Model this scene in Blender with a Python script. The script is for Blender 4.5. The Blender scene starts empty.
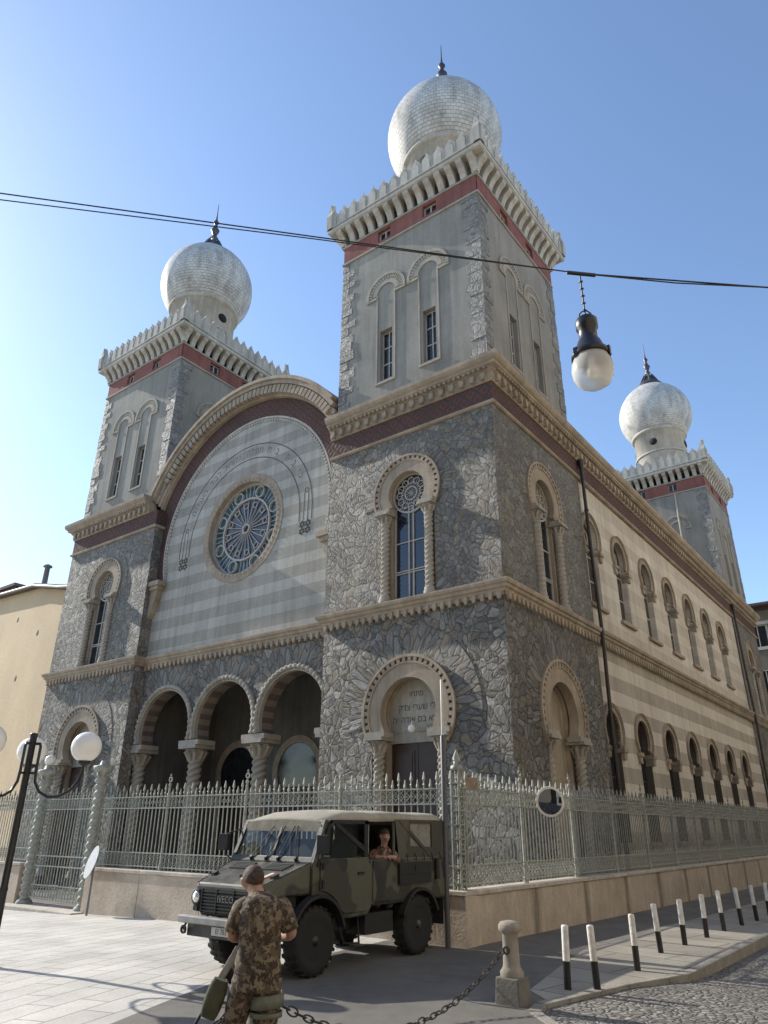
import bpy, bmesh, math, random
from mathutils import Vector, Matrix
from mathutils.geometry import delaunay_2d_cdt
PI = math.pi
rnd = random.Random(7)
sc = bpy.context.scene
COL = sc.collection

# ------------------------------------------------------------------ helpers
class MB:
    """collects faces for ONE mesh object; uv in metres"""
    def __init__(s):
        s.v = []; s.f = []; s.uv = []; s.mi = []; s.sm = []
    def face(s, pts, uv=None, m=0, smooth=False):
        b = len(s.v); s.v += [tuple(p) for p in pts]
        s.f.append(tuple(range(b, b+len(pts)))); s.uv.append(uv); s.mi.append(m); s.sm.append(smooth)
    def add(s, verts, faces, m=0, smooth=False, uvs=None):
        b = len(s.v); s.v += [tuple(p) for p in verts]
        for i, f in enumerate(faces):
            s.f.append(tuple(b+k for k in f)); s.uv.append(uvs[i] if uvs else None); s.mi.append(m); s.sm.append(smooth)
    def hexa(s, p, m=0):
        s.add(p, [(0,3,2,1),(4,5,6,7),(0,1,5,4),(1,2,6,5),(2,3,7,6),(3,0,4,7)], m)
    def box(s, x0, x1, y0, y1, z0, z1, m=0):
        s.hexa([(x0,y0,z0),(x1,y0,z0),(x1,y1,z0),(x0,y1,z0),(x0,y0,z1),(x1,y0,z1),(x1,y1,z1),(x0,y1,z1)], m)
    def fbox(s, F, a0, a1, b0, b1, d0, d1, m=0):
        s.hexa([F(a0,b0,d1),F(a1,b0,d1),F(a1,b0,d0),F(a0,b0,d0),F(a0,b1,d1),F(a1,b1,d1),F(a1,b1,d0),F(a0,b1,d0)], m)
    def fprism(s, F, poly, d0, d1, m=0):
        n = len(poly)
        vs = [F(a,b,d1) for a,b in poly] + [F(a,b,d0) for a,b in poly]
        fs = [tuple(range(n)), tuple(range(2*n-1, n-1, -1))] + [(i, n+i, n+(i+1)%n, (i+1)%n) for i in range(n)]
        s.add(vs, fs, m)
    def tube(s, path, rad, n=8, m=0, cap=True, smooth=True):
        P = [Vector(p) for p in path]; k = len(P)
        if not isinstance(rad, (list, tuple)): rad = [rad]*k
        vs = []; up = None
        for i, p in enumerate(P):
            t = (P[min(i+1,k-1)] - P[max(i-1,0)]).normalized()
            if up is None:
                a = Vector((0,0,1)) if abs(t.z) < .9 else Vector((1,0,0))
                u = t.cross(a).normalized()
            else:
                u = (up - t*up.dot(t)).normalized()
            up = u; w = t.cross(u)
            for j in range(n):
                A = 2*PI*j/n; vs.append(p + (u*math.cos(A) + w*math.sin(A))*rad[i])
        fs = [(i*n+j, i*n+(j+1)%n, (i+1)*n+(j+1)%n, (i+1)*n+j) for i in range(k-1) for j in range(n)]
        s.add(vs, fs, m, smooth)
        if cap:
            s.add(vs[:n], [tuple(range(n-1,-1,-1))], m); s.add(vs[-n:], [tuple(range(n))], m)
    def lathe(s, prof, c=(0,0,0), n=24, m=0, smooth=True, twist=None, axis=None):
        """prof: list of (r,z); axis: optional 3x3 matrix"""
        vs = []; k = len(prof); L = [0]
        for i in range(1, k): L.append(L[-1] + math.hypot(prof[i][0]-prof[i-1][0], prof[i][1]-prof[i-1][1]))
        rm = max(p[0] for p in prof)
        for i, (r, z) in enumerate(prof):
            for j in range(n):
                A = 2*PI*j/n
                rr = r if not twist else r*(1 + twist[0]*math.cos(twist[1]*A - twist[2]*z))
                p = Vector((rr*math.cos(A), rr*math.sin(A), z))
                if axis: p = axis @ p
                vs.append(p + Vector(c))
        fs = []; uvs = []
        for i in range(k-1):
            for j in range(n):
                fs.append((i*n+j, i*n+(j+1)%n, (i+1)*n+(j+1)%n, (i+1)*n+j))
                u0, u1 = 2*PI*rm*j/n, 2*PI*rm*(j+1)/n
                uvs.append([(u0,L[i]),(u1,L[i]),(u1,L[i+1]),(u0,L[i+1])])
        s.add(vs, fs, m, smooth, uvs)
        if prof[0][0] > 1e-4: s.add(vs[:n], [tuple(range(n-1,-1,-1))], m)
        if prof[-1][0] > 1e-4: s.add(vs[-n:], [tuple(range(n))], m)
    def ring(s, F, cx, cz, r0, r1, a0, a1, d0, d1, n=32, m=0, polar=False):
        """arch band with box section; a in radians CCW; polar: uv follows the arch"""
        vs = []
        for i in range(n+1):
            A = a0 + (a1-a0)*i/n; c, q = math.cos(A), math.sin(A)
            for r, d in ((r0,d1),(r1,d1),(r1,d0),(r0,d0)): vs.append(F(cx+r*c, cz+r*q, d))
        fs = []; uvs = [] if polar else None; rm = (r0+r1)/2
        for i in range(n):
            b = 4*i; e = b+4
            for k in range(4): fs.append((b+k, e+k, e+(k+1)%4, b+(k+1)%4))
            if polar:
                u0, u1 = (a0+(a1-a0)*i/n)*rm*1.25, (a0+(a1-a0)*(i+1)/n)*rm*1.25
                q = (r1-r0)*.42
                for k in range(4):
                    va, vb = [(0,q),(q,q+.1),(q+.1,.1),(.1,0)][k]
                    uvs.append([(u0+20,va),(u1+20,va),(u1+20,vb),(u0+20,vb)])
        fs2 = [(0,1,2,3), tuple(4*n+k for k in (3,2,1,0))]
        s.add(vs, fs, m, False, uvs)
        if abs(a1-a0) < 2*PI-1e-3: s.add(vs, fs2, m)
    def sweep(s, path, prof, closed=False, m=0):
        """prof (out, z) swept along plan path (x,y) with mitred corners; 'out' is to the right of travel"""
        P = [Vector(p) for p in path]; k = len(P); vs = []
        for i, p in enumerate(P):
            if closed or 0 < i < k-1:
                t0 = (p-P[(i-1) % k]).normalized(); t1 = (P[(i+1) % k]-p).normalized()
            elif i == 0: t0 = t1 = (P[1]-p).normalized()
            else: t0 = t1 = (p-P[i-1]).normalized()
            n0 = Vector((t0.y,-t0.x)); n1 = Vector((t1.y,-t1.x))
            mt = (n0+n1); mt = mt*(2/mt.length_squared) if mt.length_squared > 1e-6 else n0
            for o, z in prof: vs.append((p.x+mt.x*o, p.y+mt.y*o, z))
        q = len(prof); K = k if closed else k-1
        fs = [(i*q+j, ((i+1)%k)*q+j, ((i+1)%k)*q+(j+1)%q, i*q+(j+1)%q) for i in range(K) for j in range(q)]
        s.add(vs, fs, m)
        if not closed: s.add(vs[:q], [tuple(range(q))], m); s.add(vs[-q:], [tuple(range(q-1,-1,-1))], m)
    def build(s, name, mats, parent=None, bevel=0, fixn=True, weld=False):
        me = bpy.data.meshes.new(name)
        me.from_pydata([tuple(v) for v in s.v], [], s.f)
        if not isinstance(mats, (list, tuple)): mats = [mats]
        for m in mats: me.materials.append(m)
        me.polygons.foreach_set('material_index', s.mi)
        me.polygons.foreach_set('use_smooth', s.sm)
        if fixn:
            bm = bmesh.new(); bm.from_mesh(me)
            if weld: bmesh.ops.remove_doubles(bm, verts=bm.verts, dist=1e-5)
            bmesh.ops.recalc_face_normals(bm, faces=bm.faces)
            bm.to_mesh(me); bm.free()
        uvl = me.uv_layers.new(name='UVMap').data
        for p in me.polygons:
            u = s.uv[p.index] if p.index < len(s.uv) else None
            if u is None or fixn and len(u) != p.loop_total:
                n = p.normal; ax = max(range(3), key=lambda i: abs(n[i]))
                for li in p.loop_indices:
                    c = me.vertices[me.loops[li].vertex_index].co
                    uvl[li].uv = (c.x, c.y) if ax == 2 else ((c.x, c.z) if ax == 1 else (c.y+50, c.z))
            else:
                # match by vertex order (normals may have been flipped)
                src = s.f[p.index]; mp = {}
                for k, vi in enumerate(src): mp[tuple(round(t, 5) for t in s.v[vi])] = u[k]
                for li in p.loop_indices:
                    c = me.vertices[me.loops[li].vertex_index].co
                    key = min(mp, key=lambda t: (t[0]-c.x)**2+(t[1]-c.y)**2+(t[2]-c.z)**2)
                    uvl[li].uv = mp[key]
        me.update()
        o = bpy.data.objects.new(name, me); COL.objects.link(o)
        if bevel:
            bv = o.modifiers.new('bevel', 'BEVEL'); bv.width = bevel; bv.segments = 2; bv.limit_method = 'ANGLE'; bv.angle_limit = .6
        if parent: attach(o, parent)
        return o

ORG = {}                                                              # world matrix of each parent
def wm(o): return ORG.get(o.name, Matrix.Identity(4))
def attach(o, parent):
    o.parent = parent; o.matrix_parent_inverse = wm(parent).inverted()
def tag(o, label=None, cat=None, group=None, kind=None):
    if label: o['label'] = label
    if cat: o['category'] = cat
    if group: o['group'] = group
    if kind: o['kind'] = kind
    return o
def thing(name, label, cat, loc=(0,0,0), rz=0, group=None, parent=None):
    o = bpy.data.objects.new(name, None); o.empty_display_size = .3; COL.objects.link(o)
    o.location = loc; o.rotation_euler = (0,0,rz)
    ORG[o.name] = Matrix.Translation(loc) @ Matrix.Rotation(rz, 4, 'Z')
    if label: tag(o, label, cat, group)
    return o
def kids(o): return [c for c in bpy.data.objects if c.parent == o]
def copy_part(o, parent, M):
    """copy of a part (and its sub-parts) moved by the matrix M in world space, under parent"""
    c = o.copy(); COL.objects.link(c); c.parent = parent
    c.matrix_parent_inverse = wm(parent).inverted() @ M @ wm(parent) @ o.matrix_parent_inverse if parent.name in ORG else o.matrix_parent_inverse
    for ch in kids(o): copy_sub(ch, c)
    return c
def copy_sub(o, parent):
    c = o.copy(); COL.objects.link(c); c.parent = parent
    c.matrix_parent_inverse = o.matrix_parent_inverse.copy()
    for ch in kids(o): copy_sub(ch, c)
    return c
def copy_thing(o, loc, rz=0, label=None):
    c = o.copy(); COL.objects.link(c); c.location = loc; c.rotation_euler = (0,0,rz)
    if label: c['label'] = label
    for ch in kids(o): copy_sub(ch, c)
    return c
def FR(y0, x0=0): return lambda a, b, d: Vector((x0+a, y0-d, b))          # frame of a wall facing -Y
def SD(x0, y0=0): return lambda a, b, d: Vector((x0+d, y0+a, b))          # frame of a wall facing +X

def hs(cx, zc, R, hw, zb, n=24):
    """horseshoe opening outline: circle R, straight jambs at +-hw"""
    ph = math.acos(min(1, hw/R))
    pts = [(cx+R*math.cos(-ph+(PI+2*ph)*i/n), zc+R*math.sin(-ph+(PI+2*ph)*i/n)) for i in range(n+1)]
    return pts + [(cx-hw, zb), (cx+hw, zb)]
def rect(a0, a1, b0, b1): return [(a1,b1),(a0,b1),(a0,b0),(a1,b0)]
def inside(p, poly):
    x, y = p; r = False; j = len(poly)-1
    for i in range(len(poly)):
        xi, yi = poly[i]; xj, yj = poly[j]
        if (yi > y) != (yj > y) and x < (xj-xi)*(y-yi)/(yj-yi)+xi: r = not r
        j = i
    return r
def wall(mb, F, outline, holes, d=0, reveal=.3, m=0, mr=None, seam=True):
    """planar wall with openings and reveals"""
    V = []; E = []
    for poly in [outline]+holes:
        b = len(V); V += [Vector(p) for p in poly]; E += [(b+i, b+(i+1) % len(poly)) for i in range(len(poly))]
    vs, es, fs, *_ = delaunay_2d_cdt(V, E, [], 0, 1e-6)
    for f in fs:
        c = sum((vs[i] for i in f), Vector((0,0)))/len(f)
        if inside(c, outline) and not any(inside(c, h) for h in holes):
            mb.face([F(vs[i].x, vs[i].y, d) for i in f], m=m)
    for h in holes if reveal else []:
        n = len(h); L = 0
        for i in range(n):
            p, q = h[i], h[(i+1) % n]; l = math.hypot(p[0]-q[0], p[1]-q[1])
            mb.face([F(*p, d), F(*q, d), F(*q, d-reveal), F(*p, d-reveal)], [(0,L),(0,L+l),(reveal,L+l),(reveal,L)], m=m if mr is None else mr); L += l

# ------------------------------------------------------------------ materials
class N:
    def __init__(s, name):
        s.m = bpy.data.materials.new(name); s.m.use_nodes = True
        s.t = s.m.node_tree; s.t.nodes.clear()
        s.out = s.t.nodes.new('ShaderNodeOutputMaterial'); s.b = s.t.nodes.new('ShaderNodeBsdfPrincipled')
        s.t.links.new(s.b.outputs[0], s.out.inputs[0])
    def n(s, typ, _o=None, **kw):
        x = s.t.nodes.new('ShaderNode'+typ)
        for k, v in kw.items():
            if k.startswith('_'): setattr(x, k[1:], v)
            else:
                key = k.replace('_', ' ') if isinstance(k, str) else k
                s.put(x.inputs[int(k[1:])] if k[0] == 'i' and k[1:].isdigit() else x.inputs[key], v)
        return x.outputs[_o] if _o is not None else x.outputs[0]
    def put(s, inp, v):
        if hasattr(v, 'is_output'): s.t.links.new(v, inp)
        elif isinstance(v, (tuple, list)) and len(v) == 3 and inp.type == 'RGBA': inp.default_value = (*v, 1)
        else: inp.default_value = v
    def math(s, op, a, b=0, c=0):
        return s.n('Math', _operation=op, i0=a, i1=b, i2=c)
    def mix(s, f, a, b, mode='MIX'):
        x = s.t.nodes.new('ShaderNodeMix'); x.data_type = 'RGBA'; x.blend_type = mode
        s.put(x.inputs[0], f); s.put(x.inputs[6], a); s.put(x.inputs[7], b); return x.outputs[2]
    def ramp(s, f, stops, interp='LINEAR'):
        x = s.t.nodes.new('ShaderNodeValToRGB'); s.put(x.inputs[0], f); cr = x.color_ramp; cr.interpolation = interp
        while len(cr.elements) < len(stops): cr.elements.new(.5)
        for e, (p, c) in zip(cr.elements, stops):
            e.position = p; e.color = (*c, 1) if isinstance(c, (tuple, list)) else (c, c, c, 1)
        return x.outputs[0]
    def uv(s): return s.n('UVMap', _uv_map='UVMap')
    def pos(s): return s.n('NewGeometry', 'Position')
    def obj(s): return s.n('TexCoord', 'Object')
    def noise(s, scale, vec=None, detail=4, rough=.55, o=0):
        k = dict(Scale=scale, Detail=detail, Roughness=rough)
        if vec is not None: k['Vector'] = vec
        return s.n('TexNoise', o, **k)
    def vor(s, scale, vec, feature='F1', o='Distance', rand=1.0):
        return s.n('TexVoronoi', o, _feature=feature, Vector=vec, Scale=scale, Randomness=rand)
    def vm(s, op, a, b=(0,0,0), o=0): return s.n('VectorMath', o, _operation=op, i0=a, i1=b)
    def mapv(s, vec, loc=(0,0,0), rot=(0,0,0), scale=(1,1,1)): return s.n('Mapping', Vector=vec, Location=loc, Rotation=rot, Scale=scale)
    def sep(s, v, i): return s.n('SeparateXYZ', i, Vector=v)
    def bump(s, h, dist=.02, strength=1.0, normal=None):
        k = dict(Height=h, Distance=dist, Strength=strength)
        if normal is not None: k['Normal'] = normal
        return s.n('Bump', **k)
    def set(s, col=None, rough=None, normal=None, metal=None, **kw):
        if col is not None: s.put(s.b.inputs['Base Color'], col)
        if rough is not None: s.put(s.b.inputs['Roughness'], rough)
        if normal is not None: s.put(s.b.inputs['Normal'], normal)
        if metal is not None: s.put(s.b.inputs['Metallic'], metal)
        for k, v in kw.items(): s.put(s.b.inputs[k.replace('_', ' ')], v)
        return s.m

def rubble(name, scale, light, dark, mortar, tilt, warm=None, groove=.03, rough=.05):
    m = N(name); uv = m.uv()
    wob = m.vm('SUBTRACT', m.noise(2.6, uv, 2, .5, 1), (.5,.5,.5))
    co = m.vm('ADD', uv, m.vm('MULTIPLY', wob, (.22,.22,0)))
    co = m.vm('ADD', co, m.vm('MULTIPLY', m.vm('SUBTRACT', m.noise(.8, uv, 2, .5, 1), (.5,.5,.5)), (.75,.75,0)))
    co = m.vm('ADD', co, m.vm('MULTIPLY', m.vm('SUBTRACT', m.noise(11, uv, 3, .6, 1), (.5,.5,.5)), (.05,.05,0)))
    co = m.mapv(co, scale=(1,.92,0))
    edge = m.vor(scale, co, 'DISTANCE_TO_EDGE', 'Distance', .95)
    cell = m.vor(scale, co, 'F1', 'Color', .95); pos = m.vor(scale, co, 'F1', 'Position', .95)
    loc = m.vm('SUBTRACT', m.vm('MULTIPLY', co, (scale,scale,1)), m.vm('MULTIPLY', pos, (1,1,1)))
    loc = m.vm('SUBTRACT', co, pos)
    dirv = m.vm('SUBTRACT', cell, (.5,.5,.5))
    facet = m.n('VectorMath', 'Value', _operation='DOT_PRODUCT', i0=loc, i1=dirv)
    rnd_ = m.sep(cell, 0)
    # a second finer split so that the faces of the stones break
    fine = m.vor(scale*2.7, m.vm('ADD', co, m.vm('MULTIPLY', wob, (.1,.1,0))), 'F1', 'Color')
    fpos = m.vor(scale*2.7, m.vm('ADD', co, m.vm('MULTIPLY', wob, (.1,.1,0))), 'F1', 'Position')
    ff = m.n('VectorMath', 'Value', _operation='DOT_PRODUCT', i0=m.vm('SUBTRACT', co, fpos), i1=m.vm('SUBTRACT', fine, (.5,.5,.5)))
    n1 = m.noise(15, m.mapv(uv, scale=(1.5,.75,1)), 6, .7); n2 = m.noise(.35, m.pos(), 3, .6)
    joint = m.ramp(edge, [(0,0),(.012,.1),(.05,1)])
    h = m.math('ADD', m.math('MULTIPLY', facet, tilt), m.math('MULTIPLY', ff, tilt*1.1))
    h = m.math('ADD', h, m.math('MULTIPLY', n1, rough))
    h = m.math('ADD', h, m.math('MULTIPLY', m.ramp(edge, [(0,0),(.03,.5),(.12,1)]), groove))
    col = m.mix(m.ramp(rnd_, [(0,0),(.5,.35),(1,1)]), dark, light)
    if warm: col = m.mix(m.math('MULTIPLY', m.ramp(m.sep(cell, 1), [(.62,0),(.8,1)]), .7), col, warm)
    col = m.mix(.35, col, m.ramp(m.sep(fine, 0), [(0,.25),(1,.75)]), 'OVERLAY')
    col = m.mix(.55, col, m.ramp(n1, [(.25,.12),(.75,.85)]), 'OVERLAY')
    col = m.mix(joint, mortar, col)
    col = m.mix(.45, col, m.ramp(n2, [(.3,.3),(.7,.72)]), 'OVERLAY')
    return m.set(col, m.ramp(n1, [(0,.62),(1,.85)]), m.bump(h, 1.0, 1.0))

def plaster(name, col, stain=.35, scale=.5, bump=.004, rough=.88, col2=None, fine=18, streak=True):
    m = N(name); p = m.pos()
    n1 = m.noise(scale, p, 5, .62); n2 = m.noise(fine, p, 4, .6)
    c = m.mix(m.ramp(n1, [(.3,0),(.7,1)]), tuple(k*(1-stain) for k in col), col2 or tuple(min(1,k*(1+stain*.35)) for k in col))
    if streak:
        st = m.noise(1, m.mapv(p, scale=(5.5,5.5,.35)), 4, .6)
        c = m.mix(.5*stain+.12, c, m.ramp(st, [(.3,.2),(.65,.75)]), 'OVERLAY')
    pt = m.noise(1.7, m.vm('ADD', p, (9,4,2)), 6, .72)
    c = m.mix(m.ramp(pt, [(.60,0),(.70,.6*stain)]), c, tuple(k*.45 for k in col))
    c = m.mix(.22, c, m.ramp(n2, [(.25,.25),(.75,.75)]), 'OVERLAY')
    return m.set(c, rough, m.bump(m.math('ADD', n2, m.math('MULTIPLY', n1, .6)), bump*4, .7))

def plain(name, col, rough=.5, metal=0, var=.15, scale=9, bump=.0, **kw):
    m = N(name); n1 = m.noise(scale, m.obj(), 4, .6)
    c = m.mix(m.ramp(n1, [(.3,0),(.7,1)]), tuple(k*(1-var) for k in col), tuple(min(1,k*(1+var*.5)) for k in col))
    m.set(c, m.ramp(n1, [(.2,max(0,rough-.08)),(.8,min(1,rough+.1))]), None, metal, **kw)
    if bump: m.set(normal=m.bump(n1, bump, 1))
    return m.m

M = {}
M['stone'] = rubble('rubble_stone', 5.1, (.27,.258,.222), (.16,.155,.138), (.105,.10,.088), .33, (.24,.205,.15), .026, .05)
M['boss'] = rubble('bossed_rubble_stone', 4.3, (.28,.268,.232), (.145,.14,.126), (.085,.08,.07), .5, (.235,.2,.145), .042, .06)
M['quoin'] = rubble('quoin_stone', 6, (.32,.312,.285), (.24,.235,.215), (.26,.25,.225), .3)
M['plaster'] = plaster('grey_plaster', (.285,.268,.228), .26, .45, .003)
M['cream'] = plaster('cream_stone', (.37,.302,.222), .3, 1.2, .004, fine=26)
M['pale'] = plaster('pale_stone', (.48,.45,.39), .25, 1.4, .004, fine=24)
M['red'] = plaster('red_plaster', (.25,.095,.078), .3, .9, .003)
M['moulding'] = plaster('grey_moulding', (.37,.335,.275), .2, 1.3, .003, fine=24)
M['wall_base'] = plaster('fence_wall_stone', (.50,.415,.325), .3, 1.3, .005, fine=20, streak=False)
M['coping'] = plaster('coping_stone', (.50,.45,.38), .3, 2, .004)
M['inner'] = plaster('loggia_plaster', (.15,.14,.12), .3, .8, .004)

def terracotta():
    m = N('terracotta_frieze'); uv = m.uv(); s = m.mapv(uv, scale=(2.1,2.1,1))
    x, y = m.sep(s, 0), m.sep(s, 1)
    f = lambda t: m.math('ABSOLUTE', m.math('SUBTRACT', m.math('FRACT', t), .5))
    d1 = f(m.math('ADD', x, y)); d2 = f(m.math('SUBTRACT', x, y))
    g = m.math('MINIMUM', d1, d2)
    lat = m.ramp(g, [(0,1),(.10,1),(.15,0)])
    dots = m.ramp(m.vor(2.1*1.414, m.mapv(uv, rot=(0,0,PI/4)), 'F1', 'Distance', 0), [(0,1),(.16,1),(.22,0)])
    k = m.math('MAXIMUM', lat, dots)
    n = m.noise(1.1, m.pos(), 4, .6)
    base = m.mix(m.ramp(n, [(.35,0),(.7,1)]), (.105,.04,.034), (.16,.06,.047))
    c = m.mix(k, base, m.mix(n, (.045,.035,.03), (.09,.065,.05)))
    return m.set(c, .85, m.bump(k, .03, .9))
M['frieze'] = terracotta()

def striped(name, a, b, period, z0, soft=.012, upper=1.0):
    m = N(name); p = m.pos(); z = m.sep(p, 2)
    t = m.math('FRACT', m.math('DIVIDE', m.math('SUBTRACT', m.math('ADD', z, m.math('MULTIPLY', m.noise(3, p), .012)), z0), period))
    k = m.ramp(t, [(0,0),(soft,1),(.5,1),(.5+soft,0)])
    n1 = m.noise(.5, p, 5, .6); n2 = m.noise(20, p, 4, .6); st = m.noise(1, m.mapv(p, scale=(5,5,.3)), 4, .6)
    zf = m.ramp(m.math('MULTIPLY', z, .05), [(.364,1),(.366,upper)])
    c = m.mix(m.math('MULTIPLY', k, zf), a, b)
    bj = m.t.nodes.new('ShaderNodeTexBrick'); bj.offset = .5; uvj = m.uv()
    m.put(bj.inputs['Vector'], m.vm('ADD', uvj, (0, -z0, 0))); m.put(bj.inputs['Scale'], 1.0); m.put(bj.inputs['Color1'], (.52,.52,.52)); m.put(bj.inputs['Color2'], (.44,.44,.44)); m.put(bj.inputs['Mortar'], (.25,.25,.25))
    bj.inputs['Mortar Size'].default_value = .007; bj.inputs['Brick Width'].default_value = .95; bj.inputs['Row Height'].default_value = period/2; bj.inputs['Mortar Smooth'].default_value = .3
    c = m.mix(.55, c, bj.outputs[0], 'OVERLAY')
    c = m.mix(.35, c, m.ramp(n1, [(.3,.28),(.7,.68)]), 'OVERLAY')
    c = m.mix(.3, c, m.ramp(st, [(.3,.25),(.65,.7)]), 'OVERLAY')
    c = m.mix(.18, c, m.ramp(n2, [(.25,.25),(.75,.75)]), 'OVERLAY')
    return m.set(c, .88, m.bump(n2, .006, .5))
M['stripe_front'] = striped('striped_facade_stone', (.42,.40,.345), (.325,.305,.255), .78, .1)
M['stripe_side'] = striped('striped_side_stone', (.60,.545,.455), (.40,.355,.285), .94, .22, .012, .42)

def scales():
    m = N('fish_scale_zinc'); uv = m.uv()
    br = m.t.nodes.new('ShaderNodeTexBrick'); br.offset = .5
    m.put(br.inputs['Vector'], uv)
    for k, v in dict(Color1=(.62,.60,.555), Color2=(.50,.485,.45), Mortar=(.27,.26,.24), Scale=1.0).items(): m.put(br.inputs[k], v)
    br.inputs['Mortar Size'].default_value = .009; br.inputs['Brick Width'].default_value = .235; br.inputs['Row Height'].default_value = .155; br.inputs['Mortar Smooth'].default_value = .4
    br.inputs['Bias'].default_value = .1
    n = m.noise(.9, m.obj(), 4, .6); v = m.sep(uv, 1)
    lap = m.math('FRACT', m.math('DIVIDE', v, .155))
    st = m.noise(1, m.mapv(m.obj(), scale=(2.6,2.6,.35)), 5, .65)
    c = m.mix(.45, br.outputs[0], m.ramp(n, [(.3,.28),(.7,.7)]), 'OVERLAY'); c = m.mix(.5, c, m.ramp(st, [(.35,.22),(.6,.62)]), 'OVERLAY')
    h = m.math('ADD', m.math('MULTIPLY', br.outputs[1], -.6), m.math('MULTIPLY', lap, -1.0))
    return m.set(c, .58, m.bump(h, .024, .8), 0)
M['scales'] = scales()
M['lead'] = plain('lead_roof', (.13,.14,.15), .55, .3, .3, 2)
M['spire'] = plain('dark_zinc', (.10,.085,.085), .45, .5, .3, 5)
M['glass'] = N('window_glass').set((.012,.018,.03), .04, None, 0, Specular_IOR_Level=.75)
M['darkglass'] = plain('dark_glass', (.02,.022,.024), .12, 0, .3, 3)
M['bronze'] = plain('bronze_tinted_glass', (.055,.045,.035), .22, 0, .4, 3)
M['darkframe'] = plain('dark_window_frame', (.05,.045,.038), .6)
M['frame'] = plain('window_frame_paint', (.46,.43,.37), .6)
M['tracery'] = plain('tracery_stone', (.44,.42,.385), .75)
M['banded'] = striped('banded_arch_stone', (.26,.21,.16), (.15,.115,.09), .36, .1)
M['teal'] = N('stained_glass'); _m = M['teal']
_v = _m.vor(7, _m.obj(), 'F1', 'Color')
M['teal'] = _m.set(_m.mix(.6, (.055,.12,.145), _m.ramp(_m.sep(_v, 0), [(0,(.025,.05,.08)),(.5,(.06,.15,.17)),(1,(.12,.2,.22))])), .18)
M['lilac'] = plain('pale_rose_glass', (.055,.06,.066), .2, 0, .5, 6)
M['door'] = plain('dark_wood', (.05,.026,.018), .5, 0, .4, 6)
M['dark'] = plain('dark_void', (.012,.012,.012), .9)
M['letters'] = plain('carved_letters', (.17,.16,.145), .8)
M['ink'] = plain('painted_letters', (.05,.045,.04), .7)
M['plaque'] = plaster('inscription_plaque', (.36,.335,.275), .2, 1.5, .002)
M['pipe'] = plain('brown_downpipe', (.045,.035,.03), .45, .2, .3, 4)
M['iron'] = plain('pale_green_iron_paint', (.325,.335,.29), .55, 0, .35, 14, .002)
M['black'] = plain('black_paint', (.012,.012,.013), .35, 0, .3, 12)
M['opal'] = N('opal_glass').set((.82,.80,.75), .18, None, 0, Subsurface_Weight=.0)

# ------------------------------------------------------------------ measures (metres; the corner of the near tower is the origin)
W, D, TW = 22.0, 34.69, 6.19
Z1b, Z1, ZS, Z2, Z3, Z3b, Z4 = 7.33, 7.64, 13.06, 14.55, 21.66, 22.50, 23.30
REC = .48                                                            # the middle of the front stands back
XL, XR = -W+TW, -TW
def gz(x, y):
    return -.025*min(max(0, -x-1), 26) - .0095*max(0, min(y, 60))

# ------------------------------------------------------------------ synagogue
SY = thing('synagogue', 'grey stone synagogue with four square towers carrying white onion domes', 'synagogue', (-W/2, D/2, -.3))
def part(mb, name, mats, parent=SY, **k):
    return mb.build(name, mats, parent, **k)

def arch_moulding(mb, F, cx, zc, r0, r1, hw, d0, d1, n=36, teeth=26, m=0, mdark=None):
    ph = math.acos(min(1, hw/r1))*.92
    a0, a1 = -ph, PI+ph
    mb.ring(F, cx, zc, r0, r0+(r1-r0)*.62, a0, a1, d0, d1-.05, n, m)
    mb.ring(F, cx, zc, r0+(r1-r0)*.62, r0+(r1-r0)*.70, a0, a1, d0, d1-.02, n, m)
    mb.ring(F, cx, zc, r0+(r1-r0)*.70, r0+(r1-r0)*.88, a0, a1, d0, d1-.085, n, m)
    mb.ring(F, cx, zc, r0+(r1-r0)*.88, r1, a0, a1, d0, d1, n, m)
    for i in range(teeth):                                            # billet course
        A = a0+(a1-a0)*(i+.5)/teeth; w = .5*(a1-a0)/teeth*.58
        ra, rb = r0+(r1-r0)*.69, r0+(r1-r0)*.89
        P = [(cx+r*math.cos(A+s), zc+r*math.sin(A+s)) for r, s in ((ra,-w),(rb,-w),(rb,w),(ra,w))]
        mb.fprism(F, P, d1-.09, d1-.02, m)

def column(mb, F, a, d, z0, z1, r, cap=.32, m=0):
    c = F(a, 0, d)
    n_ = int((z1-cap-z0-.22)/.02); prof = [(r, z0+.22+(z1-cap-z0-.22)*i/n_) for i in range(n_+1)]
    mb.lathe(prof, (c.x, c.y, 0), 24, m, True, (.15, 3, 2*PI/(.15 if r < .2 else .2)))
    mb.lathe([(r*1.5,z0),(r*1.5,z0+.08),(r*1.25,z0+.13),(r*1.35,z0+.18),(r*1.05,z0+.23)], (c.x,c.y,0), 16, m)
    zc = z1-cap
    mb.lathe([(r*1.12,zc-.03),(r*1.2,zc),(r*1.05,zc+.03),(r*1.2,zc+cap*.45),(r*1.75,zc+cap*.75)], (c.x,c.y,0), 16, m, True)
    for i in range(8):                                                # leaves of the capital
        A = 2*PI*i/8; q = Vector((math.cos(A), math.sin(A), 0))
        b = Vector((c.x, c.y, 0))
        mb.tube([b+q*r*1.0+Vector((0,0,zc+.03)), b+q*r*1.35+Vector((0,0,zc+cap*.4)), b+q*r*1.75+Vector((0,0,zc+cap*.62)), b+q*r*1.95+Vector((0,0,zc+cap*.52))], [r*.3,r*.38,r*.34,r*.16], 6, m)
    w = r*2.1
    mb.box(c.x-w, c.x+w, c.y-w, c.y+w, z1-cap*.22, z1, m)

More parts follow.
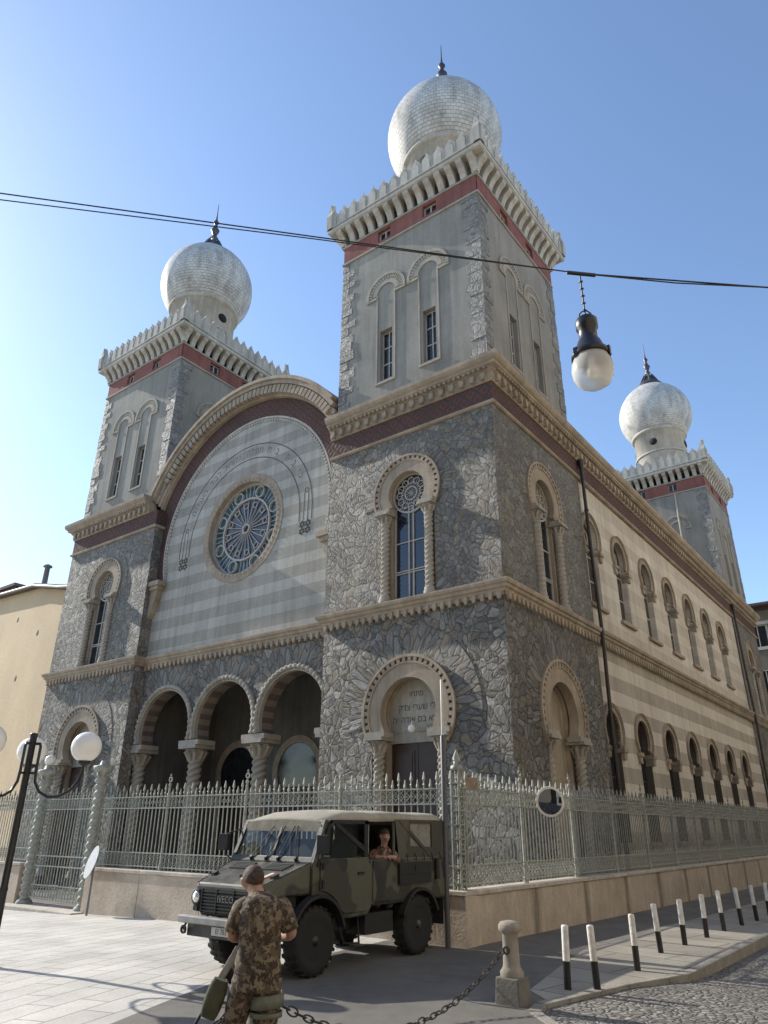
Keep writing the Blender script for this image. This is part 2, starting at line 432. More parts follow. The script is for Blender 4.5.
# --- tower windows (upper): frame-independent builder
def tower_window(F, cx, zc, nm='window'):
    zs = Z1+.02
    w = MB()                                                          # jamb slab with the opening
    wall(w, F, hs(cx, zc, 1.06, .98, zs), [hs(cx, zc, .68, .60, zs+.06, 28)], -.13, .16)
    root = part(w, nm, M['cream'])
    a = MB(); arch_moulding(a, F, cx, zc, .66, 1.23, .95, -.12, .07)
    part(a, 'arch_moulding', M['cream'], SY).parent = root
    for s in (-1, 1):
        c = MB(); column(c, F, cx+s*.79, .0, zs, zc-.62, .125)
        c.fbox(F, cx+s*.79-.27, cx+s*.79+.27, zc-.63, zc-.52, -.13, .2)
        part(c, 'column', M['moulding'], SY).parent = root
    g = MB(); g.fprism(F, hs(cx, zc, .69, .61, zs+.05, 28), -.31, -.27); part(g, 'glass', M['glass'], SY).parent = root
    t = MB(); d0, d1 = -.27, -.23
    zt = zc-.42
    t.ring(F, cx, zc+.02, .61, .665, 0, 2*PI, d0, d1+.02, 32)
    t.ring(F, cx, zc+.02, .20, .235, 0, 2*PI, d0, d1, 24)
    for i in range(12):
        A = 2*PI*i/12; p = (cx+.43*math.cos(A), zc+.02+.43*math.sin(A))
        t.ring(F, p[0], p[1], .095, .12, 0, 2*PI, d0, d1, 10)
        p0 = (cx+.02*math.cos(A), zc+.02+.02*math.sin(A)); p1 = (cx+.62*math.cos(A), zc+.02+.62*math.sin(A))
        t.tube([F(*p0, d1-.02), F(*p1, d1-.02)], .012, 4)
        p2 = (cx+.45*math.cos(A+.26), zc+.02+.45*math.sin(A+.26)); p3 = (cx+.22*math.cos(A+.26), zc+.02+.22*math.sin(A+.26))
        t.tube([F(*p2, d1-.02), F(*p3, d1-.02)], .012, 4)
    for x in (-.57, -.08, .08, .57): t.fbox(F, cx+x-.02, cx+x+.02, zs+.12, zt, d0, d1+.005)
    for z in (zt, zs+.95, zs+.88, zs+1.85): t.fbox(F, cx-.59, cx+.59, z-.016, z+.016, d0, d1)
    part(t, 'tracery', M['frame'], SY).parent = root
    for ch in kids(root): ch.matrix_parent_inverse = Matrix.Identity(4)
    return root
def fixsub(root):
    for ch in kids(root): ch.matrix_parent_inverse = Matrix.Identity(4)

def sub(mb, name, mats, root, **k):
    o = mb.build(name, mats, None, **k); o.parent = root; return o

# all parts are modelled at world coordinates under SY (parent inverse), sub-parts share their part's space
CXT, ZCT = -TW/2+.02, 11.07
ZCL, RL = 4.56, 1.5

def portal(F, cx, door=True, text=False):
    w = MB()
    wall(w, F, hs(cx, ZCL, RL-.2, 1.18, -.3), [hs(cx, ZCL, .90, .86, -.3, 28)], -.30, .22)
    root = part(w, 'portal' if door else 'blind_arch', M['cream'])
    a = MB(); arch_moulding(a, F, cx, ZCL, .9, RL+.02, 1.22, -.25, .08, 40, 32); sub(a, 'arch_moulding', M['cream'], root)
    for s in (-1, 1):
        c = MB(); column(c, F, cx+s*1.03, -.10, .0, 3.95, .14, .42)
        c.fbox(F, cx+s*1.03-.34, cx+s*1.03+.34, 3.93, 4.07, -.28, .14)
        sub(c, 'column', M['moulding'], root)
    if door:
        t = MB(); t.fprism(F, [(a_, b_) for a_, b_ in hs(cx, ZCL, .895, .86, 3.80, 28)], -.50, -.42)
        t.fbox(F, cx-.86, cx+.86, 4.08, 4.12, -.42, -.40)
        sub(t, 'tympanum', M['plaque'], root)
        d = MB()
        for s in (-1, 1):
            x0, x1 = (cx-.86, cx-.008) if s < 0 else (cx+.008, cx+.86)
            d.fbox(F, x0, x1, -.3, 3.78, -.52, -.47)
            for z0, z1 in ((.2,1.1),(1.25,2.4),(2.55,3.6)):
                d.fbox(F, x0+.1, x1-.1, z0, z1, -.47, -.45); d.fbox(F, x0+.17, x1-.17, z0+.07, z1-.07, -.45, -.435)
        sub(d, 'door', M['door'], root)
    else:
        t = MB(); t.fprism(F, hs(cx, ZCL, .895, .86, -.3, 28), -.5, -.42); sub(t, 'infill', M['cream'], root)
    return root

# -- masonry of the tower blocks
vous = [(ZCT, 1.23, 1.62, .93), (ZCL, 1.52, 2.28, 1.22)]
def block_wall(mb, F, cx):
    wall(mb, F, rect(cx-TW/2-.02, cx+TW/2-.02, Z1b+.1, ZS), [hs(cx, ZCT, 1.06, .98, Z1+.02, 28)], 0, .34)
    wall(mb, F, rect(cx-TW/2-.02, cx+TW/2-.02, -.4, Z1b+.1), [hs(cx, ZCL, RL-.2, 1.18, -.38, 28)], 0, .34, 1)
    for zc, r0, r1, hw in vous:                                       # radiating stones round the arches
        ph = math.acos(hw/r0)*.8
        mb.ring(F, cx, zc, r0, r1, -ph*.4, PI+ph*.4, -.1, .012, 44, 1 if zc < 8 else 0, True)
S = MB(); block_wall(S, FR(0), CXT); block_wall(S, SD(0), -CXT)
S.box(-TW+.003, -TW+.01, .0, REC, -.4, ZS); S.box(-TW, -.35, TW-.02, TW-.01, 7, ZS)
near_block = part(S, 'stone_tower_wall', [M['stone'], M['boss']])
S = MB(); block_wall(S, FR(0), CXT-W+TW); S.box(XL-.01, XL, 0.001, REC+.02, -.4, ZS)
S.box(-W, -W+.01, .0, 34, -.4, Z2); part(S, 'stone_tower_wall', [M['stone'], M['boss']])
S = MB(); block_wall(S, SD(0), D-TW-CXT); S.box(-TW, 0, D-.01, D, -.4, ZS); S.box(-TW, -.02, D-TW, D-TW+.02, 7, ZS); part(S, 'stone_tower_wall', [M['stone'], M['boss']])

w0 = tower_window(FR(0), CXT, ZCT); fixsub(w0)
copy_part(w0, SY, Matrix.Translation((-W+TW,0,0)))
w1 = tower_window(SD(0), -CXT, ZCT); copy_part(w1, SY, Matrix.Translation((0,D-TW,0)))
p0 = portal(FR(0), CXT); copy_part(p0, SY, Matrix.Translation((-W+TW,0,0)))
b0 = portal(SD(0), -CXT, False); copy_part(b0, SY, Matrix.Translation((0,D-TW,0)))

# -- inscriptions
def text_loops(s, size):
    cu = bpy.data.curves.new('t', 'FONT'); cu.body = s; cu.size = size; cu.align_x = 'CENTER'; cu.align_y = 'CENTER'; cu.fill_mode = 'NONE'; cu.resolution_u = 3
    o = bpy.data.objects.new('t', cu); COL.objects.link(o)
    dg = bpy.context.evaluated_depsgraph_get(); dg.update()
    me = bpy.data.meshes.new_from_object(o.evaluated_get(dg))
    bpy.data.objects.remove(o); bpy.data.curves.remove(cu)
    nb = {}
    for e in me.edges:
        a, c = e.vertices; nb.setdefault(a, []).append(c); nb.setdefault(c, []).append(a)
    seen = set(); L = []
    for v in nb:
        if v in seen: continue
        lp = [v]; seen.add(v); cur = v
        while True:
            nx = [k for k in nb[cur] if k not in seen]
            if not nx: break
            cur = nx[0]; seen.add(cur); lp.append(cur)
        if len(lp) > 2: L.append([(me.vertices[k].co.x, me.vertices[k].co.y) for k in lp])
    bpy.data.meshes.remove(me); return L
def put_text(mb, s, size, X, U, V, m=0, ext=0, bold=0):
    """flat letters lying in the plane (U,V) at X"""
    L = text_loops(s, size); U = Vector(U).normalized(); V = Vector(V).normalized()
    hole = [any(j != i and all(inside(p, q) for p in l) for j, q in enumerate(L)) for i, l in enumerate(L)]
    for i, l in enumerate(L):
        if hole[i]: continue
        hs_ = [h for j, h in enumerate(L) if hole[j] and all(inside(p, l) for p in h)]
        wall(mb, lambda a, b_, d: Vector(X)+U*a+V*b_, l, hs_, 0, 0, m)
t = MB()
for s, z, sz, dx in (('\u05d5\u05d7\u05ea\u05e4', 5.08, .22, 0), ('\u05e7\u05d3\u05e6 \u05d9\u05e8\u05e2\u05e9 \u05d9\u05dc', 4.72, .24, 0), ('\u05d4\u05d9 \u05d4\u05d3\u05d5\u05d0 \u05dd\u05d1 \u05d0\u05d1\u05d0', 4.4, .24, 0), ('\u05dd\u05d9\u05dc\u05d4\u05ea', 4.2, .12, .5)):
    put_text(t, s, sz, (CXT+dx, .42-.004, z), (1,0,0), (0,0,1), ext=0)
sub(t, 'inscription', M['ink'], p0)
lb = MB(); lb.lathe([(.0,-.11),(.07,-.085),(.11,0),(.07,.085),(0,.11)], (CXT-.02,.20,4.13), 14); lb.tube([(CXT-.02,.42,4.3),(CXT-.02,.2,4.32),(CXT-.02,.2,4.23)], .015, 6)
sub(lb, 'globe_light', M['opal'], p0)

# -- first cornice with its little dentils, runs round the front and the side
prof1 = [(0,Z1b-.02),(.06,Z1b),(.08,Z1b+.07),(.13,Z1b+.10),(.15,Z1b+.17),(.20,Z1b+.2),(.22,Z1b+.27),(.22,Z1),(-.1,Z1+.015),(-.1,Z1b-.02)]
Cn = MB()
Cn.sweep([(-W,1.5),(-W,0),(XL,0),(XL,REC),(XR,REC),(XR,0),(0,0),(0,D),(-1,D)], prof1)
def dentils(mb, F, a0, a1, zt, step, w, h, d, m=0, arch=True):
    n = max(1, int(round((a1-a0)/step)))
    for i in range(n):
        a = a0+(a1-a0)*(i+.5)/n
        mb.fprism(F, [(a-w/2,zt),(a-w/2,zt-h*.55),(a-w*.25,zt-h),(a+w*.25,zt-h),(a+w/2,zt-h*.55),(a+w/2,zt)], -.01, d, m)
    if arch: mb.fbox(F, a0, a1, zt-.09, zt-.003, -.01, d*.55, m)
for F, a0, a1 in ((FR(0),-TW,0),(FR(0),-W,XL),(FR(REC),XL,XR),(SD(0),0,D)):
    dentils(Cn, F, a0, a1, Z1b-.005, .25, .12, .19, .11)
part(Cn, 'string_cornice', M['cream'])

# -- upper entablature: string, frieze, cornice
E_ = MB()
ps = [(-.1,ZS-.02),(.05,ZS-.02),(.09,ZS+.02),(.09,ZS+.07),(.04,ZS+.1),(-.1,ZS+.1)]
front2 = [(-W,0),(XL,0)]
for path in ([(-W,3),(-W,0),(XL,0),(XL,REC)], [(XR,0),(0,0),(0,D),(-2,D)]):
    E_.sweep(path, ps)
part(E_, 'string_course', M['cream'])
fz = MB(); ff = [(-.2,ZS+.1),(.02,ZS+.1),(.02,ZS+.74),(-.2,ZS+.74)]
for path in ([(-W,3),(-W,0),(XL,0),(XL,REC)], [(XR,0),(0,0),(0,D),(-2,D)]): fz.sweep(path, ff)
part(fz, 'terracotta_frieze', M['frieze'])
c2 = MB()
pc = [(-.3,ZS+.74),(.05,ZS+.74),(.07,ZS+.80),(.10,ZS+.84),(.10,ZS+1.02),(.16,ZS+1.06),(.18,ZS+1.12),(.30,ZS+1.17),(.30,ZS+1.24),(.37,ZS+1.29),(.42,ZS+1.37),(.43,Z2),(-.3,Z2+.03)]
XM = -16.35                                                           # where the big arch takes over the cornice
for path in ([(-W,3),(-W,0),(XM,0)], [(XR,0),(0,0),(0,D),(-2,D)]): c2.sweep(path, pc)
def cornice_teeth(mb, F, a0, a1, z=ZS):
    dentils(mb, F, a0, a1, z+1.0, .36, .16, .22, .2, arch=False)
    n = int((a1-a0)/.17)
    for i in range(n):
        a = a0+(a1-a0)*(i+.5)/n; mb.fbox(F, a-.045, a+.045, z+1.08, z+1.17, .1, .27)
for F, a0, a1 in ((FR(0),-TW,0),(FR(0),-W,XM),(SD(0),0,D)): cornice_teeth(c2, F, a0, a1)
part(c2, 'main_cornice', M['cream'])

# -- the middle of the front: loggia below, striped panel and great arch above
FM = FR(REC); CX, ZA = -11.0, 12.0
AX = [CX-3.17, CX, CX+3.17]; ZL, RLg = 4.86, 1.43
lw = MB(); hwL = 1.36; ZQ = 4.42
arcs = []
for a in AX: arcs.append(hs(a, ZL, RLg, hwL, ZQ, 30)[:-2])
outl = [(XL-.02,Z1b),(XL-.02,ZQ)]
for ar in arcs: outl += [(ar[-1][0], ZQ)]+ar[::-1]+[(ar[0][0], ZQ)]
outl += [(XR+.02,ZQ),(XR+.02,Z1b)]
wall(lw, FM, outl, [], 0)
wall(lw, FM, outl, [], -.62)
for ar in arcs:
    q = [(ar[0][0], ZQ)]+ar+[(ar[-1][0], ZQ)]; l = 0
    for (u0, v0), (u1, v1) in zip(q, q[1:]):
        dl = math.hypot(u1-u0, v1-v0)
        lw.face([FM(u0,v0,0),FM(u1,v1,0),FM(u1,v1,-.62),FM(u0,v0,-.62)], [(0,l),(0,l+dl),(.62,l+dl),(.62,l)], 1); l += dl
for i, a in enumerate(AX): lw.ring(FM, a, ZL, RLg+.16, 1.578, .05, PI-.05, -.1, .012, 40, 0, True); lw.ring(FM, a, ZL, 1.60, 2.28, .83, PI-.83, -.1, .016+.004*(i%2), 40, 0, True)
part(lw, 'loggia_wall', [M['boss'], M['banded']])
la = MB()
for a in AX:
    la.ring(FM, a, ZL, RLg-.03, RLg+.17, -.28, PI+.28, -.1, .05, 40)
    pts = [FM(a+(RLg+.10)*math.cos(-.28+(PI+.56)*i/120), ZL+(RLg+.10)*math.sin(-.28+(PI+.56)*i/120), .06) for i in range(121)]
    la.tube(pts, [.075+.024*math.sin(i*1.55) for i in range(121)], 8)
part(la, 'rope_arch_moulding', M['moulding'])
for a in (AX[0]-1.585, AX[0]+1.585, AX[1]+1.585, AX[2]+1.585):
    c = MB(); F2 = FR(REC+.3); column(c, F2, a, 0, -.1, 4.26, .21, .52)
    c.fbox(F2, a-.52, a+.52, 4.26, 4.42, -.36, .40)
    part(c, 'loggia_column', M['moulding'])
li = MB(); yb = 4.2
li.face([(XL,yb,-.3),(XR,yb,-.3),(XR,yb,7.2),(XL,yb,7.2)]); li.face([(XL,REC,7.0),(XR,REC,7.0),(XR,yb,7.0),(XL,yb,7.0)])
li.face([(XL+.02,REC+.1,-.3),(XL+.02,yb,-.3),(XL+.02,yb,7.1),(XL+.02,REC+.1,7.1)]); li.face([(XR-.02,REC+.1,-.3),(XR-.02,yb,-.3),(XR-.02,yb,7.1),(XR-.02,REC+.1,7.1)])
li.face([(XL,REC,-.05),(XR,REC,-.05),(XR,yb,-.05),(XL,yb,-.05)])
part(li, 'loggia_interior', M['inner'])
for a in AX:
    d = MB(); FB = FR(yb)
    wall(d, FB, hs(a, 3.6, 1.25, 1.15, -.05), [hs(a, 3.6, .98, .92, -.049, 24)], .05, .05)
    root = part(d, 'loggia_doorway', M['cream'])
    e = MB(); e.fprism(FB, hs(a, 3.6, .97, .92, 3.0, 24), .0, .02); sub(e, 'fanlight', M['darkglass'], root)
    e = MB(); e.fbox(FB, a-.9, a-.01, -.05, 2.95, .005, .04); e.fbox(FB, a+.01, a+.9, -.05, 2.95, .005, .04); e.fbox(FB, a-.95, a+.95, 2.95, 3.05, .01, .06)
    sub(e, 'door', M['door'], root)
# striped panel
pn = MB(); RP = 4.56
phi = math.asin((ZA-10.66)/RP)
out = [(CX+RP*math.cos(-phi+(PI+2*phi)*i/60), ZA+RP*math.sin(-phi+(PI+2*phi)*i/60)) for i in range(61)]
wall(pn, FM, out+[(XL-.01,10.66),(XL-.01,Z1),(XR+.01,Z1),(XR+.01,10.66)], [[(CX+1.9*math.cos(2*PI*i/48), ZA+1.9*math.sin(2*PI*i/48)) for i in range(48)]], 0, .4)
part(pn, 'striped_panel', M['stripe_front'])
# dotted trim, frieze arch, cornice arch
tr = MB(); tr.ring(FM, CX, ZA, RP-.08, RP, -phi, PI+phi, -.05, .05, 72)
for i in range(110):
    A = -phi+(PI+2*phi)*(i+.5)/110; p = FM(CX+(RP-.16)*math.cos(A), ZA+(RP-.16)*math.sin(A), .02)
    tr.box(p.x-.045, p.x+.045, p.y-.03, p.y+.03, p.z-.045, p.z+.045)
part(tr, 'beaded_trim', M['pale'])
fa = MB(); R1, R2 = 5.30, 6.04
aR = math.acos((XR-CX)/R2)
def clip_ring(mb, F, r0, r1, d0, d1, x0, x1, n, m=0, polar=False):
    aa = math.acos(min(1, (x1-CX)/r1)); ab = math.acos(max(-1, (x0-CX)/r1))
    mb.ring(F, CX, ZA, r0, r1, aa, ab, d0, d1, n, m, polar)
vs = []
fa.ring(FM, CX, ZA, RP, R1, -phi, PI+phi, -.3, .06, 80)
# uv of the curved frieze follows the arch
part(fa, 'arched_frieze', M['frieze'])
ac = MB()
aEnd0 = math.acos((XR-.01-CX)/R2); aEnd1 = PI-math.acos((CX-XM)/(R2-.05))
for r0, r1, d in ((R1,R1+.08,.22),(R1+.08,R1+.26,.28),(R1+.26,R1+.44,.36),(R1+.44,R1+.60,.48),(R1+.60,R1+.74,.57)):
    a0 = math.acos(min(1, (XR-.005-CX)/r1)); zt = 2.62 if r1 > 5.4 else 2.0
    a1 = PI-math.asin((Z2-.02-ZA-(R2-r1)*.85)/r1)
    ac.ring(FM, CX, ZA, r0, r1, a0, a1, -1.2, d, 80)
for i in range(46):
    A = .62+(PI-1.2)*(i+.5)/46
    if math.cos(A)*(R1+.26) > XR-CX-.1: continue
    w = .016; P = [(CX+r*math.cos(A+s*w), ZA+r*math.sin(A+s*w)) for r, s in ((R1+.08,-1),(R1+.40,-1),(R1+.40,1),(R1+.08,1))]
    ac.fprism(FM, P, .14, .44)
part(ac, 'great_arch_cornice', M['cream'])
for a, s in ((XL, 1), (XR, -1)):                                      # corbels at the feet of the arch
    cb = MB()
    cb.fbox(FM, min(a-.002,a+s*.62), max(a-.002,a+s*.62), 10.46, 10.64, -.1, .42)
    cb.fbox(FM, min(a-.002,a+s*.52), max(a-.002,a+s*.52), 10.3, 10.46, -.1, .34)
    cb.fprism(FM, [(a,10.3),(a+s*.45,10.3),(a+s*.4,10.0),(a+s*.22,9.7),(a+s*.16,9.4),(a,9.2)], -.1, .26)
    part(cb, 'corbel', M['cream'])
# rose window
rw = MB()
rw.ring(FM, CX, ZA, 1.84, 2.0, 0, 2*PI, -.2, .03, 64); rw.ring(FM, CX, ZA, 2.0, 2.16, 0, 2*PI, -.1, .025, 64)
for i in range(56):
    A = 2*PI*i/56; p = FM(CX+1.92*math.cos(A), ZA+1.92*math.sin(A), .012); rw.lathe([(0,-.05),(.037,-.037),(.052,0),(.037,.037),(0,.05)], p, 8)
rose = part(rw, 'rose_window', M['cream'])
g = MB(); g.fprism(FM, [(CX+1.86*math.cos(2*PI*i/48), ZA+1.86*math.sin(2*PI*i/48)) for i in range(48)], -.36, -.32); sub(g, 'glass', M['teal'], rose)
g = MB(); g.fprism(FM, [(CX+1.2*math.cos(2*PI*i/48), ZA+1.2*math.sin(2*PI*i/48)) for i in range(48)], -.31, -.29); sub(g, 'inner_glass', M['lilac'], rose)
t = MB()
t.ring(FM, CX, ZA, 1.20, 1.27, 0, 2*PI, -.3, -.2, 56); t.ring(FM, CX, ZA, .14, .2, 0, 2*PI, -.3, -.2, 20); t.ring(FM, CX, ZA, 1.78, 1.84, 0, 2*PI, -.33, -.2, 56)
for i in range(24):
    A = 2*PI*i/24
    t.tube([FM(CX+.18*math.cos(A), ZA+.18*math.sin(A), -.25), FM(CX+1.22*math.cos(A), ZA+1.22*math.sin(A), -.25)], .018, 5)
    if i % 2 == 0: t.ring(FM, CX+.98*math.cos(A+PI/24), ZA+.98*math.sin(A+PI/24), .10, .125, 0, 2*PI, -.29, -.23, 14)
for i in range(8):
    A = 2*PI*(i+.5)/8; t.ring(FM, CX+1.52*math.cos(A), ZA+1.52*math.sin(A), .20, .25, 0, 2*PI, -.32, -.22, 20)
    B = A+PI/8
    for k in (-.13, 0, .13): t.tube([FM(CX+1.24*math.cos(B+k), ZA+1.24*math.sin(B+k), -.28), FM(CX+1.8*math.cos(B+k), ZA+1.8*math.sin(B+k), -.28)], .02, 5)
sub(t, 'tracery', M['tracery'], rose)
# arched inscription band with two stars at the feet
ib = MB(); ZB = 11.85; z0 = 11.72
for r in (2.98, 3.57):
    ib.ring(FM, CX, ZB, r-.018, r+.018, 0, PI, -.01, .008, 64)
    for s in (-1, 1): ib.fbox(FM, CX+s*r-.018, CX+s*r+.018, z0-.28, ZB, -.01, .008)
for s in (-1, 1):
    for x in (3.18, 3.37): ib.fbox(FM, CX+s*x-.014, CX+s*x+.014, z0-.28, 12.55, -.01, .006)
    ib.ring(FM, CX+s*3.275, 12.62, .07, .10, 0, 2*PI, -.01, .006, 16)
    for k, (sx, sz) in enumerate(((3.14,11.32),(3.41,11.32),(3.14,11.06),(3.41,11.06)) if True else ()):
        for q in (0, PI):                                             # hexagrams
            P = [(CX+s*sx+.135*math.sin(q+2*PI*j/3), sz+.135*math.cos(q+2*PI*j/3)) for j in range(3)]
            for j in range(3): ib.tube([FM(*P[j], .006), FM(*P[(j+1)%3], .006)], .014, 4)
part(ib, 'inscription_outline', plain('dark_outline_paint', (.10,.095,.085), .8)); ib = MB()
words = '\u05db\u05d9 \u05d1\u05d9\u05ea\u05d9 \u05d1\u05d9\u05ea \u05ea\u05e4\u05dc\u05d4 \u05d9\u05e7\u05e8\u05d0 \u05dc\u05db\u05dc \u05d4\u05e2\u05de\u05d9\u05dd'
for i, ch in enumerate(words):
    if ch == ' ': continue
    A = .42+(PI-.84)*(i+.5)/len(words)                                # Hebrew reads from the right
    U = Vector((math.sin(A), 0, -math.cos(A))); V = Vector((math.cos(A), 0, math.sin(A)))
    put_text(ib, ch, .40, FM(CX+3.275*math.cos(A), ZB+3.275*math.sin(A), .004), U, V, ext=0)
part(ib, 'hebrew_inscription', M['letters'])
# vaulted roof behind the arch and body of the building
rf = MB(); rf.ring(FR(REC+.9), CX, ZA, 5.2, 5.75, .3, PI-.3, -31, 0, 32)
rf.box(-W+.3, -.5, 6, D-6, 14.0, 14.35); rf.box(XL, XR, 1.4, 1.5, 7, 16.5); rf.box(-TW, -.4, .5, TW-.3, 13.9, 14.4); rf.box(-W+.3, XL, .5, TW-.3, 13.9, 14.4)  # flat roof slabs out of view, added to block light
rf.box(-TW, -.4, D-TW+.3, D-.3, 13.9, 14.4)
part(rf, 'vaulted_roof_and_light_block', M['lead'])

# -- long side wall with two rows of windows
RS = -.06; FS = SD(RS)
WY = [6.66+3.0*i for i in range(7)]
sw = MB()
holesU = [hs(y, 11.13, .64, .56, 8.56, 20) for y in WY[1:]]+[hs(WY[0]+.18, 11.13, .60, .52, 8.56, 20)]
holesL = [hs(y, 4.55, .64, .57, 1.35, 20) for y in WY[1:]]+[hs(WY[0]+.18, 4.55, .60, .52, 1.35, 20)]
wall(sw, FS, rect(TW-.02, D-TW+.02, Z1b+.1, ZS), holesU, 0, .26)
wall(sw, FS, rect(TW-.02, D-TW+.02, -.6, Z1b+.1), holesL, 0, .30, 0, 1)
part(sw, 'striped_side_wall', [M['stripe_side'], plain('shade_dark_reveal', (.11,.09,.07), .9)])  # lower reveals coloured dark to stand for shade inside the openings
def side_window(y, zc, zb, lower):
    a = MB(); arch_moulding(a, FS, y, zc, .60, .85, .66, -.05, .09, 28, 22)
    root = part(a, 'side_window', M['cream'])
    for s in (-1, 1):
        c = MB(); c.fbox(FS, y+s*.66-.17, y+s*.66+.17, zc-.62, zc-.50, -.2, .13)
        c.fprism(FS, [(y+s*.66-.13,zc-.62),(y+s*.66-.1,zc-.84),(y+s*.66+.1,zc-.84),(y+s*.66+.13,zc-.62)], -.2, .09)
        sub(c, 'capital', M['cream'], root)
    s_ = MB(); s_.fbox(FS, y-.72, y+.72, zb-.12, zb-.002, -.3, .12); sub(s_, 'sill', M['cream'], root)
    g = MB(); g.fprism(FS, hs(y, zc, .635, .56, zb, 20), -.295 if lower else -.255, -.26 if lower else -.22); sub(g, 'glass', M['dark'] if lower else M['bronze'], root)  # lower row: black sheet in place of glass, painting the dark interior
    f = MB()
    d0, d1 = (-.26, -.225) if lower else (-.22, -.185)
    for u in (-.53, 0, .53): f.fbox(FS, y+u-.022, y+u+.022, zb, zc-.3 if u else zc+.58, d0, d1)
    for z in (zb+.03, zb+.95, zb+1.85, zc-.42): f.fbox(FS, y-.55, y+.55, z-.022, z+.022, d0, d1-.004)
    if not lower: f.ring(FS, y, zc, .26, .30, 0, 2*PI, d0, d1, 16)
    sub(f, 'window_frame', M['darkframe'] if lower else M['frame'], root)
    return root
for lower, zc, zb in ((False, 11.13, 8.56), (True, 4.55, 1.35)):
    pr = side_window(WY[1], zc, zb, lower)
    for i, y in enumerate(WY):
        if i == 1: continue
        copy_part(pr, SY, Matrix.Translation((0, (y-WY[1]) + (.18 if i == 0 else 0), 0)))
ss = MB()
ss.box(-.04, .05, TW, D-TW, .4, .52); ss.box(-.04, .03, TW, D-TW, -.5, .4)
part(ss, 'plinth', M['moulding'])

# -- tower shafts, battlements and domes
I_ = .133
def shaft(ox, oy, left_rail=False):
    x0, x1, y0, y1 = -TW+I_+ox, -I_+ox, I_+oy, TW-I_+oy
    s = MB()
    for side, F, c in ((0, FR(y0), (x0+x1)/2), (1, SD(x1), (y0+y1)/2)):
        holes = [rect(c+q*.90-.26, c+q*.90+.26, 15.58, 17.66) for q in (-1, 1)]
        hi = [rect(c+q*1.02-.29, c+q*1.02+.29, 21.86, 22.36) for q in (-1, 1)]
        h = (x1-x0)/2
        wall(s, F, rect(c-h, c+h, Z2, Z3), holes, 0, .24)
        wall(s, F, rect(c-h, c+h, Z3, Z3b+.05), hi, .02, .2, 1)
    s.face([(x0,y0,Z2),(x0,y1,Z2),(x0,y1,Z3b),(x0,y0,Z3b)]); s.face([(x0,y1,Z2),(x1,y1,Z2),(x1,y1,Z3b),(x0,y1,Z3b)])
    root = part(s, 'tower_shaft', [M['plaster'], M['red']])
    t = MB(); r_ = random.Random(3)
    for side, F, c in ((0, FR(y0), (x0+x1)/2), (1, SD(x1), (y0+y1)/2)):
        h = (x1-x0)/2
        for e in (-1, 1):
            a = c+e*.90; zc = 19.28
            # blind arch: hood with billets, inner arch strip running down to the sill
            t.ring(F, a, zc, .76, .86, -.12, PI+.12, -.02, .07, 26); t.ring(F, a, zc, .58, .76, -.12, PI+.12, -.02, .025, 26); t.ring(F, a, zc, .40, .58, 0, PI, -.02, .045, 26)
            for k in range(19):
                A = -.05+(PI+.1)*(k+.5)/19; w = .05
                t.fprism(F, [(a+r*math.cos(A+u), zc+r*math.sin(A+u)) for r, u in ((.6,-w),(.75,-w),(.75,w),(.6,w))], .02, .055)
            for u in (-1, 1):
                t.fbox(F, a+u*.385-.03, a+u*.385+.03, 15.5, zc, -.02, .04)
                t.fbox(F, a+u*.63-.24, a+u*.63+.24, zc-.16, zc-.06, -.02, .06)
            t.fbox(F, a-.42, a+.42, 15.42, 15.50, -.02, .06)
            fr = MB(); fr.fbox(F, a-.26, a+.26, 15.58, 17.66, -.24, -.2, 1)
            for z in (15.62, 16.3, 16.98, 17.62): fr.fbox(F, a-.26, a+.26, z-.02, z+.02, -.2, -.16)
            for u in (-.24, .02, .24): fr.fbox(F, a+u-.02, a+u+.02, 15.58, 17.66, -.2, -.162)
            sub(fr, 'slit_window', [M['frame'], M['darkglass']], root)
            b = c+e*1.02; fr = MB()
            fr.fbox(F, b-.29, b+.29, 21.86, 22.36, -.18, -.15, 1)
            for u in (-.27, 0, .27): fr.fbox(F, b+u-.025, b+u+.025, 21.86, 22.36, -.15, -.1)
            fr.fbox(F, b-.29, b+.29, 21.86, 21.9, -.15, -.105); fr.fbox(F, b-.29, b+.29, 22.32, 22.36, -.15, -.105)
            sub(fr, 'attic_window', [M['frame'], M['darkglass']], root)
        # rough quoins at both edges
        for e in (-1, 1):
            z = Z2+.02; k = 0; q = MB()
            while z < Z3-.15:
                hh = r_.uniform(.26, .42); zz = min(z+hh-.015, Z3-.02)
                ww = (.56 if k % 2 else .38)+r_.uniform(-.10, .12); dd = r_.uniform(.008, .035)
                a0, a1 = (c-h-.02, c-h+ww) if e < 0 else (c+h-ww, c+h+.02)
                j = lambda: r_.uniform(-.02, .02)
                q.fprism(F, [(a0,z+j()*.3),(a1+j(),z+j()*.3),(a1+j(),zz),(a0,zz)], -.05, dd); z += hh; k += 1
            sub(q, 'quoin_strip', M['quoin'], root)
    t.sweep([(x0,y1),(x0,y0),(x1,y0),(x1,y1)], [(-.05,Z3-.04),(.06,Z3-.04),(.06,Z3+.04),(-.05,Z3+.04)])
    t.sweep([(x0,y1),(x0,y0),(x1,y0),(x1,y1)], [(-.05,Z3b-.05),(.07,Z3b-.05),(.07,Z3b+.03),(-.05,Z3b+.03)])
    sub(t, 'blind_arcade', M['moulding'], root)
    return root
